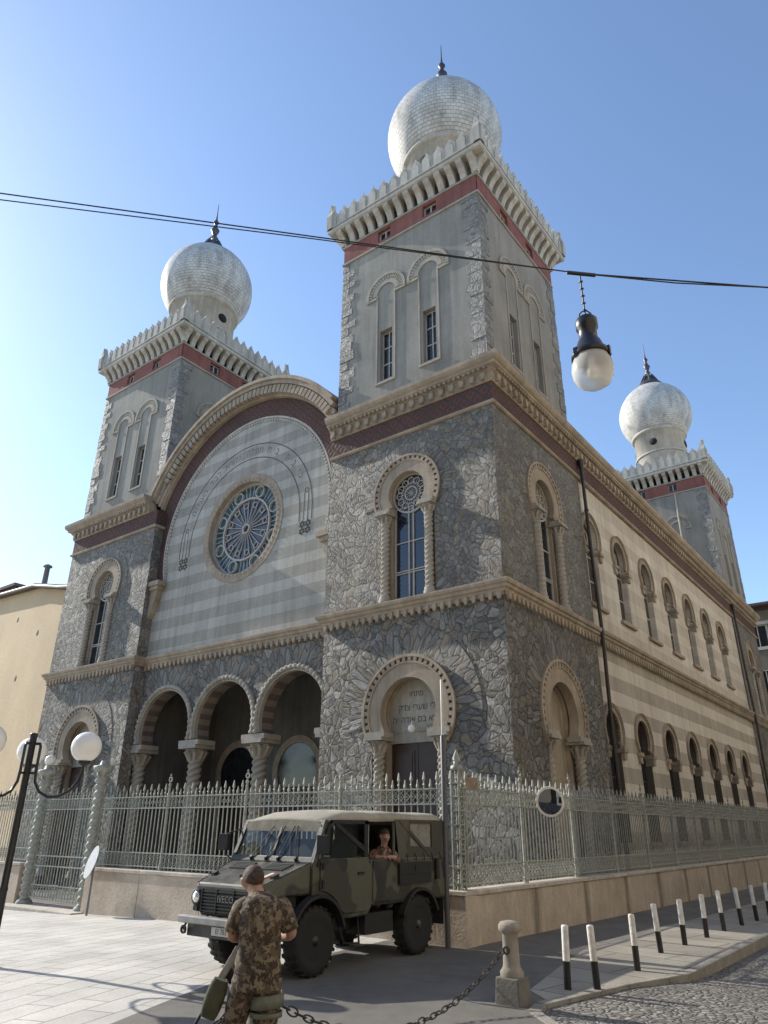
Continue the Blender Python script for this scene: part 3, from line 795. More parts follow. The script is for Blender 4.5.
def battlement(ox, oy):
    x0, x1, y0, y1 = -TW+I_+ox, -I_+ox, I_+oy, TW-I_+oy
    b = MB(); pth = [(x0,y0),(x1,y0),(x1,y1),(x0,y1)]
    P4 = .50
    b.sweep(pth, [(-.4,Z4-.16),(P4-.06,Z4-.16),(P4,Z4-.12),(P4,Z4+.02),(P4-.04,Z4+.06),(-.4,Z4+.06)], True)
    for F, c in ((FR(y0), (x0+x1)/2), (SD(x1), (y0+y1)/2), (lambda a,bb,d: Vector((x0-d, a, bb)), (y0+y1)/2), (lambda a,bb,d: Vector((a, y1+d, bb)), (x0+x1)/2)):
        h = (x1-x0)/2; n = 13
        for i in range(n+1):                                          # machicolation brackets
            a = c-h+.0+(2*h)*i/n
            w = .12
            vs = []
            pr = [(-.02,Z3b+.05),(.07,Z3b+.05),(.12,Z3b+.22),(.24,Z3b+.40),(.40,Z3b+.52),(.44,Z4-.155),(-.02,Z4-.155)]
            k = len(pr)
            vs = [F(a-w, z, d) for d, z in pr]+[F(a+w, z, d) for d, z in pr]
            b.add(vs, [tuple(range(k)), tuple(range(2*k-1,k-1,-1))]+[(j, k+j, k+(j+1)%k, (j+1)%k) for j in range(k)])
        L = h+P4; nm = 14; st = 2*L/nm
        for i in range(nm):                                           # carved merlons
            a = c-L+st*(i+.5); w = st*.492; z = Z4+.06
            P = [(a-w,z),(a+w,z),(a+w,z+.44),(a+w*.98,z+.58),(a+w*.80,z+.70),(a+w*.46,z+.79),(a+w*.18,z+.88),(a,z+1.0),(a-w*.18,z+.88),(a-w*.46,z+.79),(a-w*.80,z+.70),(a-w*.98,z+.58),(a-w,z+.44)]
            b.fprism(F, P, P4-.20, P4-.04)
            P2 = [(a+(p-a)*.62, z+.09+(q-z)*.72) for p, q in P]
            b.fprism(F, P2, P4-.05, P4-.005)
            b.fbox(F, a-w, a+w, z+.0, z+.07, P4-.1, P4+.02)
        for e in (-1, 1):                                             # taller corner merlon
            a = c+e*(L-.1); z = Z4+.06
            b.fprism(F, [(a-.16,z),(a+.16,z),(a+.2,z+.62),(a+.07,z+1.0),(a,z+1.35),(a-.07,z+1.0),(a-.2,z+.62)], P4-.24, P4-.0)
        b.fbox(F, c-L+.05, c+L-.05, Z4+.06, Z4+.5, P4-.24, P4-.19)
    return part(b, 'battlement', M['pale'])
def dome(ox, oy, spike=True):
    c = (-TW/2+ox, TW/2+oy); R = 2.49; zc = 29.3; a0 = math.radians(-45)
    prof = []
    for i in range(49):
        A = a0+(math.radians(84)-a0)*i/48
        prof.append((R*math.cos(A)*(1 if A < 0 else 1), zc+R*math.sin(A)*(1.0 if A < .5 else 1.0+.06*(A-.5))))
    b = MB(); b.lathe(prof, (*c, 0), 72); root = part(b, 'onion_dome', M['scales'])
    rb = R*math.cos(a0); zb = zc+R*math.sin(a0)
    d = MB(); d.lathe([(rb-.06,Z4),(rb-.06,zb-.22),(rb+.04,zb-.2),(rb+.12,zb-.12),(rb+.12,zb-.02),(rb+.05,zb+.06),(rb-.2,zb+.08)], (*c,0), 64)
    d.lathe([(rb+.03,Z4+2.4),(rb+.03,Z4+2.5)], (*c,0), 64)
    sub(d, 'drum', M['pale'], root)
    for k in range(4):
        o = MB(); A = PI/2*k; q = Vector((math.cos(A), math.sin(A), 0)); rot = q.to_track_quat('Z', 'Y').to_matrix()
        o.lathe([(.0,-.1),(.26,-.1),(.26,.03),(0,.031)], Vector((*c, zb-1.05))+q*(rb-.06), 20, axis=rot)
        sub(o, 'round_window', M['dark'], root)
    f = MB(); zt = prof[-1][1]
    f.lathe([(1.0,zt-.30),(1.02,zt-.2),(.94,zt-.02),(.66,zt+.28),(.44,zt+.58),(.30,zt+.85),(.12,zt+1.05)], (*c,0), 20)
    for k in range(10):
        A = 2*PI*k/10; f.tube([(c[0]+.96*math.cos(A), c[1]+.96*math.sin(A), zt-.2), (c[0]+.64*math.cos(A), c[1]+.64*math.sin(A), zt+.3), (c[0]+.3*math.cos(A), c[1]+.3*math.sin(A), zt+1.0)], .05, 6)
    f.lathe([(.10,zt+1.05),(.2,zt+1.25),(.1,zt+1.4),(.16,zt+1.55),(.25,zt+1.8),(.12,zt+2.02),(.08,zt+2.25),(.17,zt+2.42),(.06,zt+2.62),(.03,zt+3.0),(.015,zt+3.9)], (*c,0), 14)
    sub(f, 'finial', M['spire'], root)
    return root
sh = shaft(0, 0); ba = battlement(0, 0); dm = dome(0, 0)
for dx, dy in ((-W+TW, 0), (0, D-TW)):
    for o in (sh, ba, dm): copy_part(o, SY, Matrix.Translation((dx, dy, 0)))
# decks under the domes
for dx, dy in ((0,0),(-W+TW,0),(0,D-TW)):
    dk = MB(); dk.box(-TW+I_+.2+dx, -I_-.2+dx, I_+.2+dy, TW-I_-.2+dy, Z4-.1, Z4+.02)
    part(dk, 'tower_deck', M['lead'])
# downpipes
for y, k in ((TW+.06, 0), (D-TW-.12, 1)):
    dp = MB(); dp.tube([(.14,y,Z2-1.0),(.15,y,10.5),(.19,y,Z1+.2),(.19,y,Z1b-.3),(.15,y,5.0),(.14,y,-.2)], .06, 10)
    dp.lathe([(.07,Z2-1.15),(.11,Z2-.9),(.11,Z2-.75)], (.14,y,0), 10)
    for z in (2.2, 5.0, 9.4, 11.8): dp.lathe([(.08,z),(.08,z+.06)], (.15,y,0), 10)
    part(dp, 'downpipe', M['pipe'])
lp = MB(); y = D-TW+1.6
lp.tube([(-I_+.05-1.9, D-TW+I_-.1, Z3), (-I_-1.9, D-TW+I_-.1, Z2)], .05, 8); part(lp, 'gutter_pipe', M['pale'])

# ------------------------------------------------------------------ ground
def asphalt():
    m = N('asphalt'); p = m.pos(); a = m.noise(60, p, 4, .7); b = m.noise(.7, p, 5, .6); c3 = m.noise(4, p, 4, .6)
    c = m.mix(m.ramp(b, [(.3,0),(.7,1)]), (.095,.089,.079), (.155,.145,.127)); sp = m.noise(2.3, m.vm('ADD', p, (3,8,0)), 5, .7); c = m.mix(m.ramp(sp, [(.60,0),(.66,.45)]), c, (.07,.065,.058))
    c = m.mix(.35, c, m.ramp(a, [(.2,.2),(.8,.8)]), 'OVERLAY'); c = m.mix(.3, c, m.ramp(c3, [(.3,.3),(.7,.7)]), 'OVERLAY')
    return m.set(c, .85, m.bump(a, .008, .8))
def slabs(name, w, h, rot, c1, c2, mort, sz=.012):
    m = N(name); p = m.pos(); v = m.mapv(p, rot=(0,0,rot))
    br = m.t.nodes.new('ShaderNodeTexBrick'); br.offset = .42; br.squash = 1
    m.put(br.inputs['Vector'], m.vm('ADD', v, m.vm('MULTIPLY', m.vm('SUBTRACT', m.noise(1.5, p, 2, .5, 1), (.5,.5,.5)), (.03,.03,0))))
    for k, q in dict(Color1=c1, Color2=c2, Mortar=mort, Scale=1.0).items(): m.put(br.inputs[k], q)
    br.inputs['Mortar Size'].default_value = sz; br.inputs['Brick Width'].default_value = w; br.inputs['Row Height'].default_value = h; br.inputs['Mortar Smooth'].default_value = .3
    n1 = m.noise(.9, p, 5, .6); n2 = m.noise(30, p, 4, .6)
    st = m.noise(2.1, m.vm('ADD', p, (5,1,0)), 6, .7)
    c = m.mix(.45, br.outputs[0], m.ramp(n1, [(.3,.3),(.7,.7)]), 'OVERLAY'); c = m.mix(m.ramp(st, [(.60,0),(.72,.35)]), c, (.2,.18,.15)); c = m.mix(.3, c, m.ramp(n2, [(.25,.25),(.75,.75)]), 'OVERLAY')
    return m.set(c, .75, m.bump(m.math('ADD', m.math('MULTIPLY', br.outputs[1], -1), m.math('MULTIPLY', n2, .3)), .012, .8))
def cobbles():
    m = N('cobbles'); p = m.pos(); v = m.mapv(p, scale=(1,1,0))
    v = m.vm('ADD', v, m.vm('MULTIPLY', m.vm('SUBTRACT', m.noise(6, p, 2, .5, 1), (.5,.5,.5)), (.03,.03,0)))
    e = m.vor(10.5, v, 'DISTANCE_TO_EDGE', 'Distance', .85); c = m.vor(10.5, v, 'F1', 'Color', .85)
    n = m.noise(.8, p, 4, .6); n2 = m.noise(40, p, 3, .6)
    col = m.mix(m.sep(c, 0), (.14,.132,.118), (.24,.228,.205)); col = m.mix(m.ramp(e, [(0,0),(.09,1)]), (.10,.095,.085), col)
    col = m.mix(.4, col, m.ramp(n, [(.3,.3),(.7,.7)]), 'OVERLAY')
    return m.set(col, .75, m.bump(m.math('ADD', m.ramp(e, [(0,0),(.2,1)]), m.math('MULTIPLY', n2, .25)), .035, 1))
M['asphalt'] = asphalt()
M['slabs'] = slabs('plaza_slabs', .92, .38, math.radians(-107), (.52,.50,.455), (.44,.42,.38), (.22,.205,.18), .010)
M['walk'] = slabs('pavement_slabs', 1.3, .8, math.radians(8), (.30,.275,.23), (.24,.22,.185), (.11,.10,.085), .014)
M['cobbles'] = cobbles()
M['kerb'] = plaster('kerb_granite', (.27,.25,.215), .3, 3, .006, streak=False)

def street_z(x, y): return -.035-.085*min(1, max(0, (y+5.7)/1.7))
def sheet(mb, poly, dz, step=1.0, cut=[]):
    """polygon laid on the terrain, triangulated on a grid so that it follows the slope"""
    xs = [p[0] for p in poly]; ys = [p[1] for p in poly]
    V = [Vector(p) for p in poly]; E = [(i, (i+1) % len(poly)) for i in range(len(poly))]
    for x in (-27,-1): 
        if min(xs) < x < max(xs):
            pass
    xx = [-27,-20,-14,-8,-4,-1,0,5,6.5,10]; yy = [-60,-40,-20,-10,-7,-5.7,-4.85,-4,0,8,16,24,32,45,60]
    for a in xx:
        for b in yy:
            if inside((a,b), poly): V.append(Vector((a,b)))
    vs, es, fs, *_ = delaunay_2d_cdt(V, E, [], 0, 1e-6)
    for f in fs:
        c = sum((vs[i] for i in f), Vector((0,0)))/len(f)
        if inside(c, poly): mb.face([(vs[i].x, vs[i].y, gz(vs[i].x, vs[i].y)+(dz(vs[i].x, vs[i].y) if callable(dz) else dz)) for i in f])
KB = [(4.80,70),(4.80,20),(4.80,8),(4.80,-3.9),(4.80,-4.75),(4.66,-5.25),(4.42,-6.0),(4.30,-6.6),(4.18,-7.2),(4.10,-7.62),(4.2,-7.95),(4.62,-8.35),(5.6,-9.2),(7.2,-10.4),(9.4,-11.6),(12.2,-12.4),(40,-13)]
g = MB()                                                              # plain terrain far out, below everything else
for i in range(-8, 9):
    pass
R0 = 900
sheet(g, [(-R0,-R0),(R0,-R0),(R0,R0),(-R0,R0)], -.16); tag(g.build('ground', M['asphalt']), kind='structure')
a = MB(); sheet(a, [(1.6,-12.0),(6,-60),(40,-60)]+KB[::-1]+[(4.0,-7.0),(.5,-4.6),(-.25,-4.62),(1.0,-10.4)], 0) if False else None
AB = [(-.10,-4.4),(.30,-8.65),(.72,-9.75),(1.23,-11.0),(1.9,-12.6),(3.4,-16.5),(12,-38),(20,-60)]   # edge between slabs and asphalt
a = MB(); sheet(a, AB+[(60,-60)]+[(60,-13.2)]+KB[::-1]+[(1.0,70),(1.0,-4.4)], 0); tag(a.build('asphalt_pavement', M['asphalt']), kind='structure')
a = MB(); sheet(a, AB+[(-60,-60),(-60,3),(-22.4,3),(-22.4,-.0),(-10,-4.4)], 0); tag(a.build('plaza_paving', M['slabs']), kind='structure')
a = MB(); sheet(a, [(-22.4,.02),(-22.4,-4.4),(1.1,-4.4),(1.1,40),(-.2,40),(-.2,.02)], .002); tag(a.build('forecourt', M['asphalt']), kind='structure')
ins = [(x-(.16 if i < 8 else .12), y-(0 if i < 5 else .1*min(1, i-4)*.6)) for i, (x, y) in enumerate(KB[:10])]
a = MB(); sheet(a, [(3.0,60),(3.0,2.0),(2.75,-3.0),(3.2,-5.2),(3.62,-7.05),(3.98,-7.4)]+ins[::-1][1:], .004); tag(a.build('sidewalk_paving', M['walk']), kind='structure')
a = MB(); sheet(a, KB+[(40,70)], street_z); tag(a.build('cobbled_street', M['cobbles']), kind='structure')
kb = MB()
for i in range(len(KB)-1):
    p, q = Vector(KB[i]), Vector(KB[i+1]); n = max(1, int((q-p).length/1.1)); t = (q-p).normalized(); nn = Vector((t.y, -t.x))
    if i >= 13: continue
    for k in range(n):
        u = p.lerp(q, k/n)+t*.004; w = p.lerp(q, (k+1)/n)-t*.004; o = nn*.14
        vs = [(u.x,u.y,gz(u.x,u.y)-.2),(w.x,w.y,gz(w.x,w.y)-.2),(w.x+o.x,w.y+o.y,gz(w.x,w.y)-.2),(u.x+o.x,u.y+o.y,gz(u.x,u.y)-.2)]
        dz = .009 if i < 10 else .005
        vs += [(x, y, gz(x,y)+dz) for x, y, _ in vs]
        kb.hexa(vs)
tag(kb.build('kerb', M['kerb'], bevel=.012), kind='structure')

#PART2
# ------------------------------------------------------------------ fence round the forecourt
FY, FX = -4.67, 1.26
ZW = .79
def stained_base():
    m = N('stained_fence_wall_stone'); p = m.pos(); L = (35.4-FY)/17
    n1 = m.noise(1.2, p, 5, .62); n2 = m.noise(20, p, 4, .6); st = m.noise(1, m.mapv(p, scale=(9,9,1.1)), 5, .7)
    t = m.math('FRACT', m.math('ADD', m.math('DIVIDE', m.math('ADD', m.sep(p, 1), -FY), L), .5))
    d = m.math('ABSOLUTE', m.math('SUBTRACT', t, .5))
    k = m.math('MULTIPLY', m.ramp(d, [(0,1),(.03,.85),(.075,0)]), m.ramp(st, [(.35,.2),(.52,1)]))
    c = m.mix(m.ramp(n1, [(.3,0),(.7,1)]), (.36,.30,.235), (.52,.44,.35))
    c = m.mix(.35, c, m.ramp(st, [(.3,.3),(.65,.65)]), 'OVERLAY'); c = m.mix(m.math('MULTIPLY', k, .8), c, (.09,.07,.05)); c = m.mix(.22, c, m.ramp(n2, [(.25,.25),(.75,.75)]), 'OVERLAY')
    return m.set(c, .88, m.bump(m.math('ADD', n2, n1), .016, .7))
M['wall_base_side'] = stained_base()
def railing(F, a0, a1, z0=ZW+.02, zb=None, low=True, spikes=True, pitch=.135):
    """one bay of ironwork; F frame, returns MB"""
    b = MB(); n = max(2, int(round((a1-a0)/pitch))); p = (a1-a0)/n
    zl0, zl1, zu0, zu1 = z0+.05, z0+.33, 2.10, 2.35
    for z in (zl0, zl1, zu0, zu1): b.fbox(F, a0, a1, z-.012, z+.012, -.016, .016)
    for i in range(n+1):
        a = a0+p*i
        b.fbox(F, a-.0095, a+.0095, z0, zu1, -.0095, .0095)
        if spikes:
            tall = i % 2 == 0; zt = 2.64 if tall else 2.52; c = F(a, 0, 0)
            b.lathe([(.014,zu1),(.014,zu1+.05),(.03,zu1+.07),(.014,zu1+.09),(.014,zt-.17),(.032,zt-.13),(.012,zt-.02),(.001,zt)], (c.x,c.y,0), 5, 0, False)
    for zz0, zz1 in ((zl0, zl1), (zu0, zu1)):
        h = (zz1-zz0)/2; k = int(round((a1-a0)/h)); q = (a1-a0)/k
        for i in range(k):
            a = a0+q*i
            for r in range(2):
                zA = zz0+h*r
                b.tube([F(a,zA,0), F(a+q,zA+h,0)], .0085, 4, cap=False, smooth=False); b.tube([F(a,zA+h,0), F(a+q,zA,0)], .0085, 4, cap=False, smooth=False)
            c = F(a+q/2, zz0+h, 0)
            b.lathe([(0,-.022),(.022,0),(0,.022)], c, 4, 0, False)
    return b
def fpost(F, a, zbase=ZW):
    b = MB(); c = F(a,0,0)
    b.lathe([(.05,zbase),(.05,zbase+.1),(.034,zbase+.14),(.034,2.32),(.05,2.36),(.05,2.4),(.03,2.43),(.026,2.56),(.042,2.6),(.02,2.64)], (c.x,c.y,0), 10)
    b.ring(F, a, 2.72, .038, .062, 0, 2*PI, -.012, .012, 14)
    b.lathe([(.0,2.78),(.026,2.81),(0,2.86)], (c.x,c.y,0), 6)
    return b
def base_wall(F, a0, a1, z0a, z0b, step, root):
    w = MB(); n = max(1, int(round((a1-a0)/step)))
    for i in range(n):
        u, v = a0+(a1-a0)*i/n+.006, a0+(a1-a0)*(i+1)/n-.006
        w.fbox(F, u, v, min(z0a,z0b)-.35, ZW-.075, -.17, .17)
    o = w.build('base_wall', M['wall_base_side'] if root.name.startswith('side') else M['wall_base'], root, bevel=.008)
    w = MB()
    for i in range(n):
        u, v = a0+(a1-a0)*i/n+.003, a0+(a1-a0)*(i+1)/n-.003
        w.fbox(F, u, v, ZW-.073, ZW, -.20, .20)
    w.build('coping', M['coping'], root, bevel=.012)
FF, FSd = FR(FY), SD(FX)
xg1, xg0 = -9.45, -12.15
front = thing('front_fence', 'pale iron railing with spear tips on a low stone wall, behind the army truck', 'fence', (-4, FY, 0))
base_wall(FF, xg1+.2, FX+.2, -.2, 0, 2.15, front)
bays = 4; L = (FX-xg1-.2)/bays
for i in range(bays):
    a0 = xg1+.2+L*i; a1 = a0+L
    if i == 0: rb = railing(FF, a0, a1).build('railing_panel', M['iron'], front)
    else: copy_part(rb, front, Matrix.Translation((L*i,0,0)))
    if i: fpost(FF, a0).build('post', M['iron'], front)
left = thing('front_fence', 'short stretch of iron railing on a stone wall left of the gate columns', 'fence', (-16, FY, 0))
base_wall(FF, -22.3, xg0-.2, -.5, -.3, 2.2, left)
L2 = (22.3+xg0-.2)/4
for i in range(4):
    a0 = -22.3+L2*i
    if i == 0: rb2 = railing(FF, a0, a0+L2).build('railing_panel', M['iron'], left)
    else: copy_part(rb2, left, Matrix.Translation((L2*i,0,0)))
    fpost(FF, a0).build('post', M['iron'], left)
side = thing('side_fence', 'long iron railing on a stone wall running along the side street', 'fence', (FX, 12, 0))
base_wall(FSd, FY+.2, 35.4, 0, -.35, 2.34, side)
nb = 17; L3 = (35.4-FY)/nb
for i in range(nb):
    a0 = FY+L3*i
    if i == 0: rb3 = railing(FSd, a0, a0+L3).build('railing_panel', M['iron'], side); pp = fpost(FSd, a0).build('post', M['iron'], side)
    else:
        copy_part(rb3, side, Matrix.Translation((0,L3*i,0))); copy_part(pp, side, Matrix.Translation((0,L3*i,0)))
c = MB()                                                              # stout openwork corner post
for dx, dy in ((-.07,-.07),(.07,-.07),(.07,.07),(-.07,.07)): c.tube([(FX+dx,FY+dy,ZW),(FX+dx,FY+dy,2.66)], .018, 6)
for k in range(9):
    z = ZW+.1+k*.22
    for s in (0, 1):
        F_ = FR(FY-.07) if s == 0 else SD(FX+.07)
        o = FX if s == 0 else FY
        c.ring(F_, o, z+.1, .04, .055, 0, 2*PI, -.01, .01, 10)
    c.box(FX-.085, FX+.085, FY-.085, FY+.085, z-.012, z+.012)
c.lathe([(.11,2.66),(.11,2.70),(.05,2.74),(.07,2.84),(.02,2.95),(0,3.0)], (FX,FY,0), 8)
c.build('corner_post', M['iron'], front)
pl_ = MB(); pl_.fbox(FSd, -4.45, -4.05, 2.36, 2.54, .03, .05); pl_.build('plate', plain('rusty_plate', (.27,.2,.15), .6, 0, .4, 9), side)

# gate between two twisted columns
gate = thing('gate', 'wrought iron double gate between two twisted columns at the left', 'gate', ((xg0+xg1)/2, FY, gz((xg0+xg1)/2, FY)))
zg = -.22
for a in (xg0, xg1):
    b = MB(); prof = [(.14, zg+.1+(2.72-zg-.1)*i/170) for i in range(171)]
    b.lathe(prof, (a,FY,0), 20, 0, True, (.14, 2, 2*PI/.17)); b.lathe([(.21,zg),(.21,zg+.08),(.17,zg+.14)], (a,FY,0), 16)
    b.lathe([(.13,2.70),(.19,2.76),(.15,2.82),(.14,2.92),(.24,3.02),(.26,3.06),(.26,3.12),(.12,3.15),(.08,3.26)], (a,FY,0), 16)
    for k in range(6):
        q = Vector((math.cos(k*PI/3), math.sin(k*PI/3), 0)); P0 = Vector((a,FY,0))
        b.tube([P0+q*.13+Vector((0,0,2.84)), P0+q*.24+Vector((0,0,2.94)), P0+q*.27+Vector((0,0,2.9))], [.03,.03,.015], 5)
    o = b.build('twisted_column', M['iron'], gate)
    gl_ = MB(); gl_.lathe([(.001,3.22)]+[(.145*math.sin(PI*i/14), 3.38-.145*math.cos(PI*i/14)) for i in range(1,14)]+[(.001,3.525)], (a,FY,0), 16)
    if a == xg0: sub(gl_, 'globe_light', M['opal'], o)
for s in (0, 1):
    a0 = xg0+.19 if s == 0 else (xg0+xg1)/2+.01; a1 = (xg0+xg1)/2-.01 if s == 0 else xg1-.19
    b = railing(FF, a0, a1, zg+.18)
    b.fbox(FF, a0, a1, .72, .75, -.016, .016); b.fbox(FF, a0, a1, .96, .99, -.016, .016)
    b.build('gate_leaf', M['iron'], gate)
st = MB(); st.box(xg0-.45, xg1+.35, FY-.5, FY+.45, zg-.25, zg+.05); st.build('threshold_step', M['coping'], gate, bevel=.02)

# ------------------------------------------------------------------ buildings round about
M['yellow'] = plaster('ochre_render', (.55,.415,.25), .22, .16, .003, fine=10, streak=False)
M['tile'] = plain('dark_roof_tiles', (.10,.075,.065), .8, 0, .3, 3)
yb_ = thing('ochre_house', 'plain ochre rendered house with a chimney pipe, rising beyond the left tower', 'house', (-36, 8, -.7))
P = [(-20.0,1.55),(-26.75,2.5),(-30.6,3.04),(-38.2,4.1),(-60,7.2)]
zt = [12.0,13.0,13.95,14.85,16.9]
b = MB(); dpt = Vector((.14,.99))*9
P[0] = (-24.6,2.2); zt[0] = 12.55
for i in range(4):
    (x0,y0),(x1,y1) = P[i], P[i+1]
    b.hexa([(x1,y1,-1.2),(x0,y0,-1.2),(x0+dpt.x,y0+dpt.y,-1.2),(x1+dpt.x,y1+dpt.y,-1.2),(x1,y1,zt[i+1]),(x0,y0,zt[i]),(x0+dpt.x,y0+dpt.y,zt[i]),(x1+dpt.x,y1+dpt.y,zt[i+1])])
b.build('wall', M['yellow'], yb_)
b = MB()
for i in range(4):
    (x0,y0),(x1,y1) = P[i], P[i+1]; e = Vector((-.14,-.99))*.35
    lo = [(x1+e.x,y1+e.y,zt[i+1]+.01),(x0+e.x,y0+e.y,zt[i]+.01),(x0+dpt.x,y0+dpt.y,zt[i]+.01),(x1+dpt.x,y1+dpt.y,zt[i+1]+.01)]
    b.hexa(lo+[(x,y,z+.22) for x,y,z in lo])
rf_ = b.build('roof', M['tile'], yb_)
b = MB(); b.lathe([(.16,14.2),(.14,15.3),(.25,15.32),(.25,15.4),(.05,15.5)], (-30.8,3.3,0), 12); b.build('chimney_pipe', plain('pipe_metal', (.2,.2,.2), .5), yb_)
b = MB(); b.box(-40.6,-38.4,5.2,6.6,14.4,16.1); b.box(-40.75,-38.2,5.0,6.8,16.1,16.3); b.build('chimney', plain('chimney_brick', (.2,.13,.11), .9), yb_)
b = MB(); e_ = Vector((-.14,-.99))*.42
b.tube([(x+e_.x, y+e_.y, z+.06) for (x, y), z in zip(P, zt)], .09, 8); b.build('gutter', plain('zinc_gutter', (.16,.15,.14), .5), yb_)
b = MB()
for x, z in ((-33.2,12.6),(-29.6,11.2),(-31.5,9.0),(-34.8,8.1)): b.lathe([(.16,-.03),(.16,.0),(.0,.02)], (x,2.5+(-26.75-x)*.1405-.01,z), 14, 0, False, axis=Vector((-.14,-.99,0)).to_track_quat('Z','Y').to_matrix())
b.build('wall_vents', plain('vent_dark', (.12,.10,.08), .8), yb_)
# house closing the far end of the side street
fb = thing('street_house', 'distant pale house with a dark eave at the end of the side street', 'house', (5, 48, -.5))
b = MB(); b.box(-2.1,14,45.3,55,-.6,17.6); b.build('wall', plaster('far_render', (.21,.18,.145), .2, .3, .003), fb)
b = MB(); b.box(-2.8,14.3,44.2,55.3,17.75,17.95); b.box(-2.3,14.1,44.9,55,17.6,17.75); b.build('roof', M['tile'], fb)
b = MB(); b.box(-2.3,14,45.12,45.3,16.45,16.7); b.box(-2.2,14,45.2,45.3,14.5,14.7); b.build('cornice', M['pale'], fb)
for x in (-1.5, .3, 2.1, 3.9, 5.7, 7.5, 9.3, 11.1):
    for z0, z1 in ((14.75,16.35),(10.8,12.9),(7.0,9.1),(3.4,5.5)):
        f = MB(); wall(f, FR(45.3), rect(x-.75,x+.75,z0-.06,z1+.06), [rect(x-.6,x+.6,z0,z1)], .06, .06); f.fbox(FR(45.3), x-.03, x+.03, z0, z1, .015, .05)
        o = f.build('window', M['frame'], fb)
        f = MB(); f.fbox(FR(45.3), x-.6, x+.6, z0, z1, .004, .015); sub(f, 'pane', M['darkglass'], o)
# unseen house added across the side street to bounce warm light at the synagogue
M['oppo'] = plaster('cream_render', (.86,.77,.63), .15, .3, .003)
op = thing('street_house', 'unseen cream rendered house added across the side street to bounce light on to the synagogue', 'house', (20, 12, -.4))
b = MB(); b.box(12.8,24,-6,44,-.6,24); b.build('wall', M['oppo'], op)
b = MB(); b.box(12.1,24.5,-6.6,44.5,24,24.25); b.build('roof', M['tile'], op)
FW = lambda a, b_, d: Vector((12.8-d, a, b_))
wn = 0
for z in (1.0, 4.8, 8.4, 12.0, 15.4, 18.8):
    for i in range(16):
        a = -4.4+3.0*i
        if wn == 0:
            f = MB(); f.fbox(FW, a-.78, a-.6, z-.1, z+2.1, 0, .06); f.fbox(FW, a+.6, a+.78, z-.1, z+2.1, 0, .06); f.fbox(FW, a-.85, a+.85, z+2.1, z+2.25, 0, .1); f.fbox(FW, a-.85, a+.85, z-.22, z-.1, 0, .12)
            w0_ = f.build('window', M['pale'], op); z_0, a_0 = z, a
            f = MB(); f.fbox(FW, a-.6, a+.6, z-.1, z+2.1, -.03, .02); sub(f, 'pane', M['darkglass'], w0_)
        else: copy_part(w0_, op, Matrix.Translation((0, a-a_0, z-z_0)))
        wn += 1

ph_ = thing('sky_block_house', 'broad rendered house on the far side of the square, behind the viewpoint', 'house', (0,-36,-.5))  # unseen house added to hold back sky light and fill window reflections
b = MB(); b.box(-16,34,-44,-31,-.8,17.5); b.box(13.5,34,-31,-9.5,-.8,18.0); b.build('wall', plaster('brown_render', (.44,.37,.28), .2, .3, .003), ph_)
b = MB(); b.box(-16.6,34.6,-44.6,-30.4,17.5,17.8); b.hexa([(-16.6,-44.6,17.8),(34.6,-44.6,17.8),(34.6,-30.4,17.8),(-16.6,-30.4,17.8),(-12,-38.5,20.5),(30,-38.5,20.5),(30,-36.5,20.5),(-12,-36.5,20.5)]); b.box(12.9,34.4,-30.4,-9.0,18.0,18.25); b.build('roof', M['tile'], ph_)
FB_ = lambda a, b_, d: Vector((-a, -31+d, b_))
for k, z in enumerate((1.2, 5.0, 8.8, 12.6)):
    for i in range(8):
        a = -12+3.3*i
        if k == 0 and i == 0:
            f = MB(); f.fbox(FB_, a-.8, a-.62, z-.1, z+2.2, 0, .06); f.fbox(FB_, a+.62, a+.8, z-.1, z+2.2, 0, .06); f.fbox(FB_, a-.9, a+.9, z+2.2, z+2.35, 0, .1); w9 = f.build('window', M['pale'], ph_)
            f = MB(); f.fbox(FB_, a-.62, a+.62, z-.1, z+2.2, -.03, .02); sub(f, 'pane', M['darkglass'], w9)
        else: copy_part(w9, ph_, Matrix.Translation((-3.3*i, 0, z-1.2)))

# ------------------------------------------------------------------ street furniture
# globe lamp post
lx, ly = -2.90, -10.12; lz = gz(lx, ly)
lamp = thing('street_lamp', 'black lamp post with three white globes on curved arms, at the left edge', 'street lamp', (lx,ly,lz))
b = MB(); b.lathe([(.09,lz),(.09,lz+.1),(.06,lz+.16),(.056,lz+.9),(.062,lz+.93),(.052,lz+.97),(.05,2.94),(.056,2.95),(.056,2.99),(0,3.0)], (lx,ly,0), 16); b.build('pole', M['black'], lamp)
for k in range(3):
    A = math.radians(37.2+(0,114,253)[k]); q = Vector((math.cos(A), math.sin(A), 0)); B0 = Vector((lx,ly,0))
    path = [(.06,2.84),(.12,2.84),(.135,2.8),(.135,2.45),(.15,2.30),(.24,2.16),(.38,2.09),(.54,2.10),(.70,2.19),(.79,2.32),(.83,2.46),(.83,2.58)]
    b = MB(); b.tube([B0+q*r+Vector((0,0,z)) for r, z in path], .022, 8); b.tube([B0+q*.05+Vector((0,0,2.42)), B0+q*.14+Vector((0,0,2.42))], .018, 6)
    c = B0+q*.83; b.lathe([(.03,2.52),(.09,2.56),(.10,2.60),(.06,2.62)], (c.x,c.y,0), 12)
    b.build('arm', M['black'], lamp)
    b = MB(); b.lathe([(.22*math.sin(max(.02,.3+(PI-.3)*i/20)), 2.80-.22*math.cos(.3+(PI-.3)*i/20)) for i in range(20)]+[(.001,3.02)], (c.x,c.y,0), 28)
    b.build('globe', M['opal'], lamp)
